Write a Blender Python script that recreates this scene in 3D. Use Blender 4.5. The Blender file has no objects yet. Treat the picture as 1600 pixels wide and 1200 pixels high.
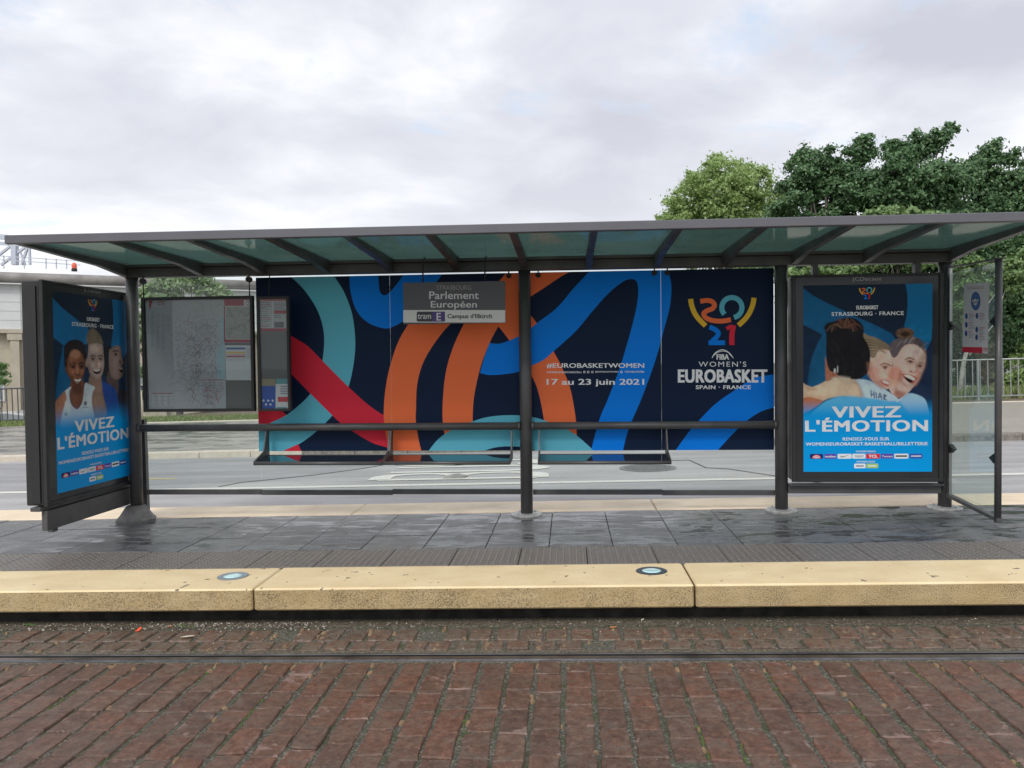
import bpy, bmesh, math, random
import numpy as np
from mathutils import Vector, Matrix
random.seed(7); RNG = np.random.default_rng(11)
SC = bpy.context.scene

# ------------------------------------------------------------------ camera
F, YAW, PIT, ROL, CZ, S = 1264., .0695, .025, .0109, 1.4234, .0178
fw = Vector((-math.sin(YAW)*math.cos(PIT), math.cos(YAW)*math.cos(PIT), -math.sin(PIT)))
r0 = Vector((math.cos(YAW), math.sin(YAW), 0)); u0 = r0.cross(fw)
rt = r0*math.cos(ROL)-u0*math.sin(ROL); up = u0*math.cos(ROL)+r0*math.sin(ROL)
cam = bpy.data.cameras.new('camera'); co = bpy.data.objects.new('camera', cam)
SC.collection.objects.link(co); SC.camera = co
cam.sensor_width = 36; cam.lens = 36*F/1600; cam.clip_end = 5000; cam.clip_start = .05
m = Matrix((rt, up, -fw)).transposed().to_4x4(); m.translation = (0, 0, CZ); co.matrix_world = m
SC.render.resolution_x = 1024; SC.render.resolution_y = 768
SC.view_settings.view_transform = 'Standard'; SC.view_settings.look = 'None'
SC.view_settings.gamma = 1; SC.view_settings.use_curve_mapping = False
SC.view_settings.exposure = 0.62
SC.render.engine = 'CYCLES'
SC.cycles.transparent_max_bounces = 24; SC.cycles.max_bounces = 8

# ------------------------------------------------------------------ sky and sun
SUN_EL, SUN_AZ = math.radians(46), math.radians(196)   # azimuth clockwise from +Y: behind the camera
W = bpy.data.worlds.new('World'); SC.world = W; W.use_nodes = True
nt = W.node_tree; nt.nodes.clear()
def N(t, typ, **k):
    n = t.nodes.new(typ)
    for a, b in k.items():
        if a in n.inputs: n.inputs[a].default_value = b
        else: setattr(n, a, b)
    return n
out = N(nt, 'ShaderNodeOutputWorld'); bg = N(nt, 'ShaderNodeBackground', Strength=0.1)
sky = N(nt, 'ShaderNodeTexSky', sky_type='NISHITA', sun_disc=False, sun_elevation=SUN_EL, sun_rotation=SUN_AZ)
tc = N(nt, 'ShaderNodeTexCoord'); sep = N(nt, 'ShaderNodeSeparateXYZ')
nt.links.new(tc.outputs['Generated'], sep.inputs[0])
def M(t, op, a, b=None, c=None):
    n = t.nodes.new('ShaderNodeMath'); n.operation = op
    for i, v in enumerate((a, b, c)):
        if v is None: continue
        if isinstance(v, (int, float)): n.inputs[i].default_value = v
        else: t.links.new(v, n.inputs[i])
    return n.outputs[0]
zc = M(nt, 'ADD', M(nt, 'MAXIMUM', sep.outputs[2], 0.0), 0.22)
cmb = N(nt, 'ShaderNodeCombineXYZ')
nt.links.new(M(nt, 'DIVIDE', sep.outputs[0], zc), cmb.inputs[0])
nt.links.new(M(nt, 'DIVIDE', sep.outputs[1], zc), cmb.inputs[1])
def noise(t, vec, scale, detail=6, rough=.55, dist=0.):
    n = N(t, 'ShaderNodeTexNoise', Scale=scale, Detail=detail, Roughness=rough, Distortion=dist)
    if vec is not None: t.links.new(vec, n.inputs['Vector'])
    return n.outputs['Fac']
def ramp(t, fac, stops):
    n = t.nodes.new('ShaderNodeValToRGB'); e = n.color_ramp.elements
    while len(e) < len(stops): e.new(.5)
    for el, (p, c) in zip(e, stops):
        el.position = p; el.color = (*c, 1) if len(c) == 3 else c
    t.links.new(fac, n.inputs[0]); return n.outputs[0]
def mix(t, fac, a, b, mode='MIX'):
    n = t.nodes.new('ShaderNodeMix'); n.data_type = 'RGBA'; n.blend_type = mode
    for s, v in ((n.inputs[0], fac), (n.inputs[6], a), (n.inputs[7], b)):
        if isinstance(v, (int, float)): s.default_value = v
        elif isinstance(v, tuple): s.default_value = (*v, 1) if len(v) == 3 else v
        else: t.links.new(v, s)
    return n.outputs[2]
big = noise(nt, cmb.outputs[0], 0.62, 3, .5, .35)
med = noise(nt, cmb.outputs[0], 2.0, 8, .58, .25)
dens = M(nt, 'ADD', M(nt, 'MULTIPLY', big, .72), M(nt, 'MULTIPLY', med, .34))
cl = ramp(nt, dens, [(.42, (7.4, 7.5, 7.75)), (.475, (6.3, 6.4, 6.8)), (.53, (5.15, 5.27, 5.8)), (.61, (4.15, 4.27, 4.85))])
hz = M(nt, 'MULTIPLY', M(nt, 'SUBTRACT', 1.0, M(nt, 'MINIMUM', M(nt, 'MULTIPLY', M(nt, 'ABSOLUTE', sep.outputs[2]), 3.2), 1.0)), .75)
cl = mix(nt, M(nt, 'MULTIPLY', hz, .7), cl, (6.9, 7.0, 7.25))
gap = ramp(nt, noise(nt, cmb.outputs[0], 1.25, 8, .62, .3), [(.36, (1, 1, 1)), (.44, (0, 0, 0))])
skyb = mix(nt, .5, sky.outputs[0], (6.4, 7.3, 8.2))
col = mix(nt, M(nt, 'MULTIPLY', gap, .8), cl, skyb)
nt.links.new(col, bg.inputs[0]); nt.links.new(bg.outputs[0], out.inputs[0])
sl = bpy.data.lights.new('sun', 'SUN'); sl.energy = 1.5; sl.angle = math.radians(24); sl.color = (1, .97, .92)
so = bpy.data.objects.new('sun', sl); SC.collection.objects.link(so)
sd = Vector((math.sin(SUN_AZ)*math.cos(SUN_EL), math.cos(SUN_AZ)*math.cos(SUN_EL), math.sin(SUN_EL)))
so.rotation_euler = sd.to_track_quat('Z', 'Y').to_euler()

# ------------------------------------------------------------------ measuring helpers: sight a point of the real place
C0 = Vector((0, 0, CZ))
def ray(x, y): return fw + rt*((x-800)/F) - up*((y-600)/F)
def UY(x, y, Y): d = ray(x, y); return C0 + d*(Y/d.y)
def UX(x, y, X): d = ray(x, y); return C0 + d*(X/d.x)
def UG(x, y, h=0.): d = ray(x, y); return C0 + d*((h-CZ)/(d.z-S*d.x))
def G(x, y, h=0.): return Vector((x, y, S*x+h))

# ------------------------------------------------------------------ object helpers
def link(o): SC.collection.objects.link(o); return o
def tag(o, label=None, cat=None, group=None, kind=None):
    for k, v in (('label', label), ('category', cat), ('group', group), ('kind', kind)):
        if v: o[k] = v
    return o
def empty(name, loc=(0, 0, 0), rot=(0, 0, 0), **k):
    o = bpy.data.objects.new(name, None); o.location = loc; o.rotation_euler = rot; o.empty_display_size = .1
    return tag(link(o), **k)
GR = (0, -S, 0)
class MB:
    def __init__(s): s.v = []; s.f = []; s.m = []; s.sm = []
    def add(s, v, f, mi=0, smooth=False):
        o = len(s.v); s.v += [tuple(p) for p in v]
        for q in f: s.f.append(tuple(i+o for i in q)); s.m.append(mi); s.sm.append(smooth)
        return s
    def box(s, x0, y0, z0, x1, y1, z1, mi=0):
        v = [(x0, y0, z0), (x1, y0, z0), (x1, y1, z0), (x0, y1, z0), (x0, y0, z1), (x1, y0, z1), (x1, y1, z1), (x0, y1, z1)]
        return s.add(v, [(0, 3, 2, 1), (4, 5, 6, 7), (0, 1, 5, 4), (1, 2, 6, 5), (2, 3, 7, 6), (3, 0, 4, 7)], mi)
    def cbox(s, x0, y0, z0, x1, y1, z1, c=.004, mi=0):
        v = []
        for z, k in ((z0, c), (z0+c, 0), (z1-c, 0), (z1, c)):
            v += [(x0+k, y0+c if k == 0 else y0+k, z), (x1-k, y0+k, z), (x1-k, y1-k, z), (x0+k, y1-k, z)]
        v = []
        def ring(z, k):
            a = [(x0+k+c, y0+k), (x1-k-c, y0+k), (x1-k, y0+k+c), (x1-k, y1-k-c), (x1-k-c, y1-k), (x0+k+c, y1-k), (x0+k, y1-k-c), (x0+k, y0+k+c)]
            return [(p[0], p[1], z) for p in a]
        for z, k in ((z0, c), (z0+c, 0), (z1-c, 0), (z1, c)): v += ring(z, k)
        f = [tuple(range(7, -1, -1)), tuple(range(24, 32))]
        for r in range(3):
            for i in range(8): j = (i+1) % 8; f.append((r*8+i, r*8+j, r*8+8+j, r*8+8+i))
        return s.add(v, f, mi)
    def tube(s, pts, rad, n=12, mi=0, caps=True, smooth=True):
        pts = [Vector(p) for p in pts]; R = rad if isinstance(rad, (list, tuple)) else [rad]*len(pts)
        v = []; f = []; a = None
        for i, p in enumerate(pts):
            t = (pts[min(i+1, len(pts)-1)]-pts[max(i-1, 0)]).normalized()
            if a is None: a = t.orthogonal().normalized()
            a = (a-t*a.dot(t)).normalized(); b = t.cross(a)
            v += [p+(a*math.cos(2*math.pi*k/n)+b*math.sin(2*math.pi*k/n))*R[i] for k in range(n)]
        for i in range(len(pts)-1):
            for k in range(n): j = (k+1) % n; f.append((i*n+k, i*n+j, i*n+n+j, i*n+n+k))
        s.add(v, f, mi, smooth)
        if caps:
            o = len(s.v)-len(v)
            s.f.append(tuple(o+k for k in range(n-1, -1, -1))); s.m.append(mi); s.sm.append(False)
            s.f.append(tuple(o+(len(pts)-1)*n+k for k in range(n))); s.m.append(mi); s.sm.append(False)
        return s
    def lathe(s, cx, cy, prof, n=24, mi=0, smooth=False):
        v = []; f = []
        for r_, z in prof: v += [(cx+r_*math.cos(2*math.pi*k/n), cy+r_*math.sin(2*math.pi*k/n), z) for k in range(n)]
        for i in range(len(prof)-1):
            for k in range(n): j = (k+1) % n; f.append((i*n+k, i*n+j, i*n+n+j, i*n+n+k))
        f.append(tuple((len(prof)-1)*n+k for k in range(n)))
        return s.add(v, f, mi, smooth)
    def bar(s, a, b, w, h, mi=0):
        a, b = Vector(a), Vector(b); t = (b-a).normalized()
        sx = t.cross(Vector((0, 0, 1))); sx = (Vector((1, 0, 0)) if sx.length < 1e-4 else sx).normalized(); sz = sx.cross(t).normalized()
        v = []
        for p in (a, b):
            for i, j in ((-1, -1), (1, -1), (1, 1), (-1, 1)): v.append(p+sx*(i*w/2)+sz*(j*h/2))
        return s.add(v, [(0, 3, 2, 1), (4, 5, 6, 7), (0, 1, 5, 4), (1, 2, 6, 5), (2, 3, 7, 6), (3, 0, 4, 7)], mi)
    def mesh(s, name, mats):
        me = bpy.data.meshes.new(name); me.from_pydata(s.v, [], s.f); 
        for q in (mats if isinstance(mats, (list, tuple)) else [mats]): me.materials.append(q)
        me.polygons.foreach_set('material_index', s.m); me.polygons.foreach_set('use_smooth', s.sm); me.update(); return me
    def obj(s, name, mats, parent=None, **k):
        o = link(bpy.data.objects.new(name, s.mesh(name, mats)))
        if parent: o.parent = parent
        return tag(o, **k)

# ------------------------------------------------------------------ materials
def lin(c):
    return tuple(((x/255)/12.92 if x/255 <= .04045 else ((x/255+.055)/1.055)**2.4) for x in c)
def mat(name, col=(.5, .5, .5), rough=.5, metal=0., spec=.5, coat=0., build=None, var=0., vs=8., bump=0., bs=60.):
    m = bpy.data.materials.new(name); m.use_nodes = True; t = m.node_tree; p = t.nodes['Principled BSDF']
    p.inputs['Base Color'].default_value = (*col, 1); p.inputs['Roughness'].default_value = rough
    p.inputs['Metallic'].default_value = metal; p.inputs['Specular IOR Level'].default_value = spec
    p.inputs['Coat Weight'].default_value = coat
    c = t.nodes.new('ShaderNodeTexCoord').outputs['Object']
    if var:
        f = noise(t, c, vs, 6, .6)
        a = tuple(min(1, x*(1-var)) for x in col); b = tuple(min(1, x*(1+var)) for x in col)
        t.links.new(ramp(t, f, [(.3, a), (.7, b)]), p.inputs['Base Color'])
        t.links.new(ramp(t, f, [(.3, (min(1, rough*1.25),)*3), (.7, (rough*.8,)*3)]), p.inputs['Roughness'])
    if bump:
        b = t.nodes.new('ShaderNodeBump'); b.inputs['Strength'].default_value = bump; b.inputs['Distance'].default_value = .01
        t.links.new(noise(t, c, bs, 5, .6), b.inputs['Height']); t.links.new(b.outputs[0], p.inputs['Normal'])
    if build: build(t, p, c)
    return m
def world_pos(t): return t.nodes.new('ShaderNodeNewGeometry').outputs['Position']
def bumpn(t, p, h, st=.5, dist=.01):
    b = t.nodes.new('ShaderNodeBump'); b.inputs['Strength'].default_value = st; b.inputs['Distance'].default_value = dist
    t.links.new(h, b.inputs['Height']); t.links.new(b.outputs[0], p.inputs['Normal'])
def stretch(t, vec, sx, sy, sz):
    n = t.nodes.new('ShaderNodeMapping'); n.inputs['Scale'].default_value = (sx, sy, sz); t.links.new(vec, n.inputs[0]); return n.outputs[0]

STEEL = mat('grey_painted_steel', (.082, .081, .082), .42, .1, .5, var=.22, vs=4, bump=.06, bs=200)
STEEL_L = mat('light_grey_steel', (.13, .13, .145), .42, .3, .5, var=.1, vs=3)
BLACK = mat('black_rubber', (.018, .018, .02), .6)
DARKM = mat('dark_print_mask', (.028, .029, .033), .22, spec=.4)
ALU = mat('brushed_aluminium', (.42, .42, .43), .3, .8, var=.08)
GALV = mat('galvanised_steel', (.36, .38, .38), .45, .5, var=.12, vs=4)
PLATE = mat('worn_base_plate', (.34, .34, .33), .4, .2, var=.35, vs=20)
CASTC = mat('concrete_shoe', (.16, .155, .15), .7, var=.25, vs=15, bump=.3, bs=120)

def glassmat(name, tint, refl=.9, rough=.0, dust=.0, dustcol=(.6, .65, .63)):
    m = bpy.data.materials.new(name); m.use_nodes = True; t = m.node_tree; t.nodes.clear()
    o = N(t, 'ShaderNodeOutputMaterial'); tr = N(t, 'ShaderNodeBsdfTransparent'); tr.inputs[0].default_value = (*tint, 1)
    gl = N(t, 'ShaderNodeBsdfGlossy', Roughness=rough); gl.inputs[0].default_value = (refl, refl, refl, 1)
    fr = N(t, 'ShaderNodeFresnel', IOR=1.45); mx = N(t, 'ShaderNodeMixShader')
    gm = N(t, 'ShaderNodeNewGeometry'); front = M(t, 'SUBTRACT', 1.0, gm.outputs['Backfacing'])
    t.links.new(M(t, 'MULTIPLY', fr.outputs[0], front), mx.inputs[0]); t.links.new(gl.outputs[0], mx.inputs[2])
    a = tr.outputs[0]
    if dust:
        df = N(t, 'ShaderNodeBsdfDiffuse'); df.inputs[0].default_value = (*dustcol, 1)
        tl = N(t, 'ShaderNodeBsdfTranslucent'); tl.inputs[0].default_value = (*dustcol, 1)
        ad = N(t, 'ShaderNodeMixShader'); ad.inputs[0].default_value = .5
        t.links.new(df.outputs[0], ad.inputs[1]); t.links.new(tl.outputs[0], ad.inputs[2])
        m2 = N(t, 'ShaderNodeMixShader'); c = t.nodes.new('ShaderNodeTexCoord').outputs['Object']
        t.links.new(ramp(t, noise(t, c, 2.2, 7, .65), [(.25, (dust*.6,)*3), (.8, (min(1, dust*1.5),)*3)]), m2.inputs[0])
        t.links.new(a, m2.inputs[1]); t.links.new(ad.outputs[0], m2.inputs[2]); a = m2.outputs[0]
    t.links.new(a, mx.inputs[1]); t.links.new(mx.outputs[0], o.inputs[0]); return m
GLASS = glassmat('clear_glass', (.94, .965, .955), dust=.035)
GLASS_S = glassmat('hazy_side_glass', (.88, .93, .91), dust=.09, dustcol=(.55, .62, .6))
GLASS_R = glassmat('green_roof_glass', (.34, .47, .45), refl=.6, rough=.08, dust=.58, dustcol=(.27, .39, .35))
GLASS_B = glassmat('smoked_seat_glass', (.25, .28, .30), rough=.03, dust=.05)

def b_brick(t, p, c):
    oi = t.nodes.new('ShaderNodeObjectInfo').outputs['Random']; w = world_pos(t)
    f = noise(t, w, 30, 9, .78); g = noise(t, w, 5.5, 5, .6, .8)
    base = ramp(t, f, [(.25, (.048, .027, .019)), (.5, (.118, .062, .043)), (.75, (.215, .14, .102))])
    tint = ramp(t, oi, [(0, (.74, .76, .76)), (.3, (1.0, .98, .95)), (.6, (1.16, .98, .90)), (.8, (1.0, 1.1, 1.1)), (1, (.85, .86, .86))])
    base = mix(t, 1., base, tint, 'MULTIPLY')
    base = mix(t, 1., base, ramp(t, noise(t, w, 16, 8, .8, .4), [(.32, (.62, .66, .70)), (.5, (1, 1, 1)), (.68, (1.45, 1.38, 1.28))]), 'MULTIPLY')
    # chipped faces: paler raw clay near some edges
    sp = t.nodes.new('ShaderNodeSeparateXYZ'); t.links.new(c, sp.inputs[0])
    ex = M(t, 'MULTIPLY', M(t, 'ABSOLUTE', sp.outputs[0]), 1/.066); ey = M(t, 'MULTIPLY', M(t, 'ABSOLUTE', sp.outputs[1]), 1/.12)
    e = M(t, 'MAXIMUM', M(t, 'POWER', ex, 3.), M(t, 'POWER', ey, 4.))
    chip = ramp(t, M(t, 'ADD', M(t, 'MULTIPLY', e, .11), M(t, 'ADD', M(t, 'MULTIPLY', noise(t, w, 13, 7, .7, .8), .58), M(t, 'ADD', M(t, 'MULTIPLY', g, .5), M(t, 'MULTIPLY', M(t, 'SINE', M(t, 'MULTIPLY', oi, 57.0)), .055)))), [(.715, (0, 0, 0)), (.735, (1, 1, 1))])
    base = mix(t, M(t, 'MULTIPLY', chip, .85), base, (.25, .165, .14))
    spk = ramp(t, noise(t, w, 85, 4, .75), [(.62, (0, 0, 0)), (.68, (1, 1, 1))])
    base = mix(t, M(t, 'MULTIPLY', spk, .55), base, (.36, .32, .26))
    dirt = ramp(t, noise(t, w, 9, 8, .75, .5), [(.48, (0, 0, 0)), (.66, (1, 1, 1))])
    base = mix(t, M(t, 'MULTIPLY', dirt, .62), base, (.14, .115, .09))
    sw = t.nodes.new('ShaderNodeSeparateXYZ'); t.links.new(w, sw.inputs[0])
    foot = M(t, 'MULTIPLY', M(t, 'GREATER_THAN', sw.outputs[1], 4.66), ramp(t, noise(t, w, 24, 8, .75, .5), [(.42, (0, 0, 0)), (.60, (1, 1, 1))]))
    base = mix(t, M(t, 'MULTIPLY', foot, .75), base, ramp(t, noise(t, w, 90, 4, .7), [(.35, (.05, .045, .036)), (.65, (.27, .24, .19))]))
    t.links.new(base, p.inputs['Base Color'])
    t.links.new(ramp(t, noise(t, w, 7, 5, .6), [(.35, (.30,)*3), (.65, (.62,)*3)]), p.inputs['Roughness'])
    bumpn(t, p, M(t, 'ADD', f, M(t, 'MULTIPLY', noise(t, w, 130, 4, .7), .35)), .9, .006)
BRICK = mat('red_brown_paver', build=b_brick)
def b_joint(t, p, c):
    w = world_pos(t)
    a = ramp(t, noise(t, w, 62, 6, .8), [(.35, (.035, .034, .024)), (.52, (.12, .115, .085)), (.68, (.42, .40, .34))])
    moss = ramp(t, noise(t, w, 6, 6, .65), [(.50, (0, 0, 0)), (.62, (1, 1, 1))])
    a = mix(t, M(t, 'MULTIPLY', moss, .65), a, (.055, .075, .022))
    tan = ramp(t, noise(t, w, 11, 4, .6, .6), [(.66, (0, 0, 0)), (.69, (1, 1, 1))])
    a = mix(t, M(t, 'MULTIPLY', tan, .8), a, (.24, .15, .08))
    t.links.new(a, p.inputs['Base Color']); p.inputs['Roughness'].default_value = .85
    bumpn(t, p, noise(t, w, 160, 4, .8), 1., .012)
JOINT = mat('mossy_joint_mortar', build=b_joint)
TANM = mat('tan_mortar_lump', (.23, .15, .085), .8, var=.3, vs=30, bump=.5, bs=200)
def b_conc(t, p, c):
    w = world_pos(t)
    a = ramp(t, noise(t, w, 60, 7, .75), [(.36, (.035, .03, .022)), (.52, (.14, .12, .085)), (.68, (.36, .31, .23))])
    t.links.new(a, p.inputs['Base Color']); p.inputs['Roughness'].default_value = .8
    bumpn(t, p, noise(t, w, 120, 5, .8), 1., .01)
STRIP = mat('rough_concrete_strip', build=b_conc)
def b_kerb(t, p, c):
    w = world_pos(t); g = t.nodes.new('ShaderNodeNewGeometry'); sp = t.nodes.new('ShaderNodeSeparateXYZ'); t.links.new(c, sp.inputs[0])
    oi = t.nodes.new('ShaderNodeObjectInfo').outputs['Random']
    base = ramp(t, noise(t, w, 3.2, 6, .6), [(.3, (.70, .545, .31)), (.7, (.80, .655, .41))])
    pits = ramp(t, M(t, 'ADD', noise(t, w, 135, 5, .75), M(t, 'MULTIPLY', M(t, 'SUBTRACT', noise(t, w, 5, 4, .6), .5), .22)), [(.50, (0, 0, 0)), (.60, (1, 1, 1))])
    # the split face is weathered and pitted, the sawn top is clean
    face = ramp(t, sp.outputs[2], [(.45, (1, 1, 1)), (.5, (0, 0, 0))])
    low = M(t, 'LESS_THAN', sp.outputs[2], -.012)
    grime = ramp(t, noise(t, stretch(t, w, 1.5, 1, 5), 3.5, 6, .7), [(.3, (.35,)*3), (.7, (1,)*3)])
    f2 = mix(t, M(t, 'MULTIPLY', pits, .8), mix(t, M(t, 'ADD', M(t, 'MULTIPLY', grime, .5), .3), base, (.38, .265, .11)), (.10, .07, .035))
    top = mix(t, M(t, 'MULTIPLY', ramp(t, noise(t, w, 95, 4, .65), [(.60, (0, 0, 0)), (.66, (1, 1, 1))]), .4), base, (.30, .21, .10)); top = mix(t, M(t, 'MULTIPLY', ramp(t, noise(t, stretch(t, w, .8, 2, 1), 2.4, 7, .65), [(.5, (0, 0, 0)), (.75, (1, 1, 1))]), .35), top, (.50, .39, .22))
    top = mix(t, M(t, 'MULTIPLY', ramp(t, noise(t, w, 14, 2, .5), [(.70, (0, 0, 0)), (.715, (1, 1, 1))]), .8), top, (.06, .045, .04))
    t.links.new(mix(t, low, top, f2), p.inputs['Base Color']); p.inputs['Roughness'].default_value = .62
    bumpn(t, p, M(t, 'MULTIPLY', M(t, 'ADD', noise(t, w, 140, 4, .7), 0), M(t, 'ADD', M(t, 'MULTIPLY', low, .9), .1)), .6, .01)
KERB = mat('yellow_kerb_stone', build=b_kerb)
KERB2 = mat('pale_rear_kerb_stone', (.74, .61, .44), .6, var=.12, vs=2.5, bump=.1, bs=150)
def b_slab(t, p, c):
    w = world_pos(t); oi = t.nodes.new('ShaderNodeObjectInfo').outputs['Random']
    base = ramp(t, noise(t, w, 7, 8, .7), [(.3, (.085, .087, .09)), (.7, (.185, .187, .188))])
    base = mix(t, 1., base, ramp(t, oi, [(0, (.8, .8, .82)), (1, (1.15, 1.13, 1.1))]), 'MULTIPLY')
    wet = ramp(t, noise(t, stretch(t, w, 1.1, 3.0, 1), 2.1, 7, .65, .7), [(.47, (0, 0, 0)), (.56, (1, 1, 1))])
    base = mix(t, wet, base, mix(t, .62, base, (.028, .031, .036)))
    sp = ramp(t, noise(t, w, 110, 2, .5), [(.74, (0, 0, 0)), (.76, (1, 1, 1))])
    base = mix(t, M(t, 'MULTIPLY', sp, .6), base, (.4, .38, .34))
    t.links.new(base, p.inputs['Base Color'])
    t.links.new(mix(t, wet, (.46,)*3, (.12,)*3), p.inputs['Roughness'])
    bumpn(t, p, M(t, 'MULTIPLY', noise(t, w, 60, 5, .7), M(t, 'SUBTRACT', 1.0, M(t, 'MULTIPLY', wet, .9))), .35, .006)
SLAB = mat('wet_grey_paving_slab', build=b_slab)
def b_tact(t, p, c):
    w = world_pos(t)
    base = ramp(t, noise(t, w, 40, 8, .75), [(.3, (.09, .079, .07)), (.7, (.20, .178, .158))])
    sp = ramp(t, noise(t, w, 120, 2, .5), [(.70, (0, 0, 0)), (.73, (1, 1, 1))])
    base = mix(t, M(t, 'MULTIPLY', sp, .5), base, (.4, .37, .33))
    t.links.new(base, p.inputs['Base Color']); p.inputs['Roughness'].default_value = .42
    bumpn(t, p, noise(t, w, 150, 4, .7), .4, .005)
TACT = mat('brown_grey_tactile_slab', build=b_tact)
def b_asph(t, p, c, d=(.28, .275, .275), e=(.42, .41, .405)):
    w = world_pos(t)
    base = ramp(t, noise(t, w, 55, 6, .8), [(.3, d), (.7, e)])
    st = ramp(t, noise(t, stretch(t, w, .35, 1.6, 1), 1.1, 6, .6), [(.35, (.78,)*3), (.65, (1.16,)*3)])
    base = mix(t, 1., base, st, 'MULTIPLY')
    t.links.new(base, p.inputs['Base Color'])
    t.links.new(ramp(t, noise(t, w, .8, 5, .6), [(.3, (.42,)*3), (.7, (.7,)*3)]), p.inputs['Roughness'])
    bumpn(t, p, noise(t, w, 130, 3, .7), .5, .006)
ASPH = mat('worn_grey_asphalt', build=b_asph)
def b_paint(t, p, c):
    w = world_pos(t)
    wr = ramp(t, noise(t, w, 22, 7, .75), [(.30, (.30, .29, .27)), (.42, (.62, .60, .54)), (.7, (.74, .73, .67))])
    t.links.new(wr, p.inputs['Base Color']); p.inputs['Roughness'].default_value = .55
PAINT = mat('worn_white_road_paint', build=b_paint)
PAINTY = mat('faded_yellow_road_paint', (.5, .42, .14), .6, var=.3, vs=12)
def b_farpav(t, p, c):
    w = world_pos(t); sp = t.nodes.new('ShaderNodeSeparateXYZ'); t.links.new(w, sp.inputs[0])
    a = ramp(t, noise(t, w, 9, 7, .7), [(.3, (.27, .25, .21)), (.7, (.40, .37, .32))])
    wet = ramp(t, noise(t, stretch(t, w, .55, 1.4, 1), 1.7, 6, .6, .8), [(.42, (0, 0, 0)), (.56, (1, 1, 1))])
    left = ramp(t, M(t, 'MULTIPLY', M(t, 'ADD', sp.outputs[0], 14), 1/16), [(.3, (1, 1, 1)), (.8, (.15, .15, .15))])
    k = M(t, 'MULTIPLY', wet, left)
    t.links.new(mix(t, M(t, 'MULTIPLY', k, .7), a, (.11, .12, .13)), p.inputs['Base Color'])
    t.links.new(mix(t, k, (.55,)*3, (.14,)*3), p.inputs['Roughness'])
    bumpn(t, p, noise(t, w, 30, 4, .7), .3, .01)
FARPAV = mat('rain_wet_far_paving', build=b_farpav)
FARK = mat('pale_far_kerb_stone', (.55, .50, .41), .7, var=.15, vs=6, bump=.2, bs=80)
FARKM = mat('mossy_granite_kerb', (.19, .17, .145), .75, var=.45, vs=14, bump=.4, bs=90)
SOIL = mat('brown_soil', (.16, .125, .09), .9, var=.3, vs=8, bump=.6, bs=30)
GROUND = mat('far_ground', (.16, .165, .13), .9, var=.25, vs=.3)
GRASS = mat('lawn_green', (.17, .23, .07), .85, var=.3, vs=1.5)
RAILM = mat('wet_rail_steel', (.15, .15, .16), .25, .85, var=.5, vs=5)
RAILD = mat('dark_rail_groove', (.03, .028, .027), .5, .4)

# ------------------------------------------------------------------ setting: ground, road, platform, track
MB().add([(-900, -900, -2.3), (900, -900, -2.3), (900, 1500, -2.3), (-900, 1500, -2.3)], [(0, 1, 2, 3)]).obj('ground', GROUND, kind='structure')
LX = -46; RX = 46
emb = empty('embankment', rot=GR, kind='structure')
MB().box(LX, -30, -2.2, RX, 24.2, -.42).obj('fill', SOIL, emb)
MB().box(LX, 24.2, -2.2, RX, 29.0, -.21).obj('soil_verge', SOIL, emb)
MB().box(-16, 29.0, -2.2, RX, 36.5, -.24).obj('bank', SOIL, emb)
def grass_patch(name, x0, x1, y0, y1, h, n, hgt, mt, label):
    px = RNG.uniform(x0, x1, n); py = RNG.uniform(y0, y1, n); a = RNG.uniform(0, math.pi, n); hh = hgt*RNG.uniform(.5, 1.3, n)
    w = .03; lx = RNG.normal(0, .35, n)*hh
    v = np.empty((n, 3, 3)); v[:, 0] = np.stack([px-w*np.cos(a), py-w*np.sin(a), np.full(n, h)], 1)
    v[:, 1] = np.stack([px+w*np.cos(a), py+w*np.sin(a), np.full(n, h)], 1); v[:, 2] = np.stack([px+lx, py+lx, h+hh], 1)
    v = v.reshape(-1, 3)
    me = bpy.data.meshes.new(name); me.from_pydata(v.tolist(), [], np.arange(3*n).reshape(-1, 3).tolist()); me.materials.append(mt)
    o = link(bpy.data.objects.new(name, me)); o.rotation_euler = GR; return tag(o, label=label, cat='grass', kind='stuff')
def b_blade(t, p, c):
    r = t.nodes.new('ShaderNodeNewGeometry').outputs['Random Per Island']
    t.links.new(ramp(t, r, [(0, (.10, .15, .035)), (.6, (.19, .25, .08)), (1, (.30, .31, .14))]), p.inputs['Base Color']); p.inputs['Roughness'].default_value = .7
BLADE = mat('grass_blade', build=b_blade)
MB().box(-40, 24.6, -.2, -2, 28.98, -.165).obj('lawn', GRASS, emb)
grass_patch('lawn_grass', -24, -9, 24.8, 28.9, -.16, 14000, .09, BLADE, 'short green lawn strip beyond the wet far pavement')
grass_patch('bank_grass', 11, 22, 28.6, 33, -.24, 9000, .35, BLADE, 'rough bright grass growing behind the right hand railing')

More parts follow.
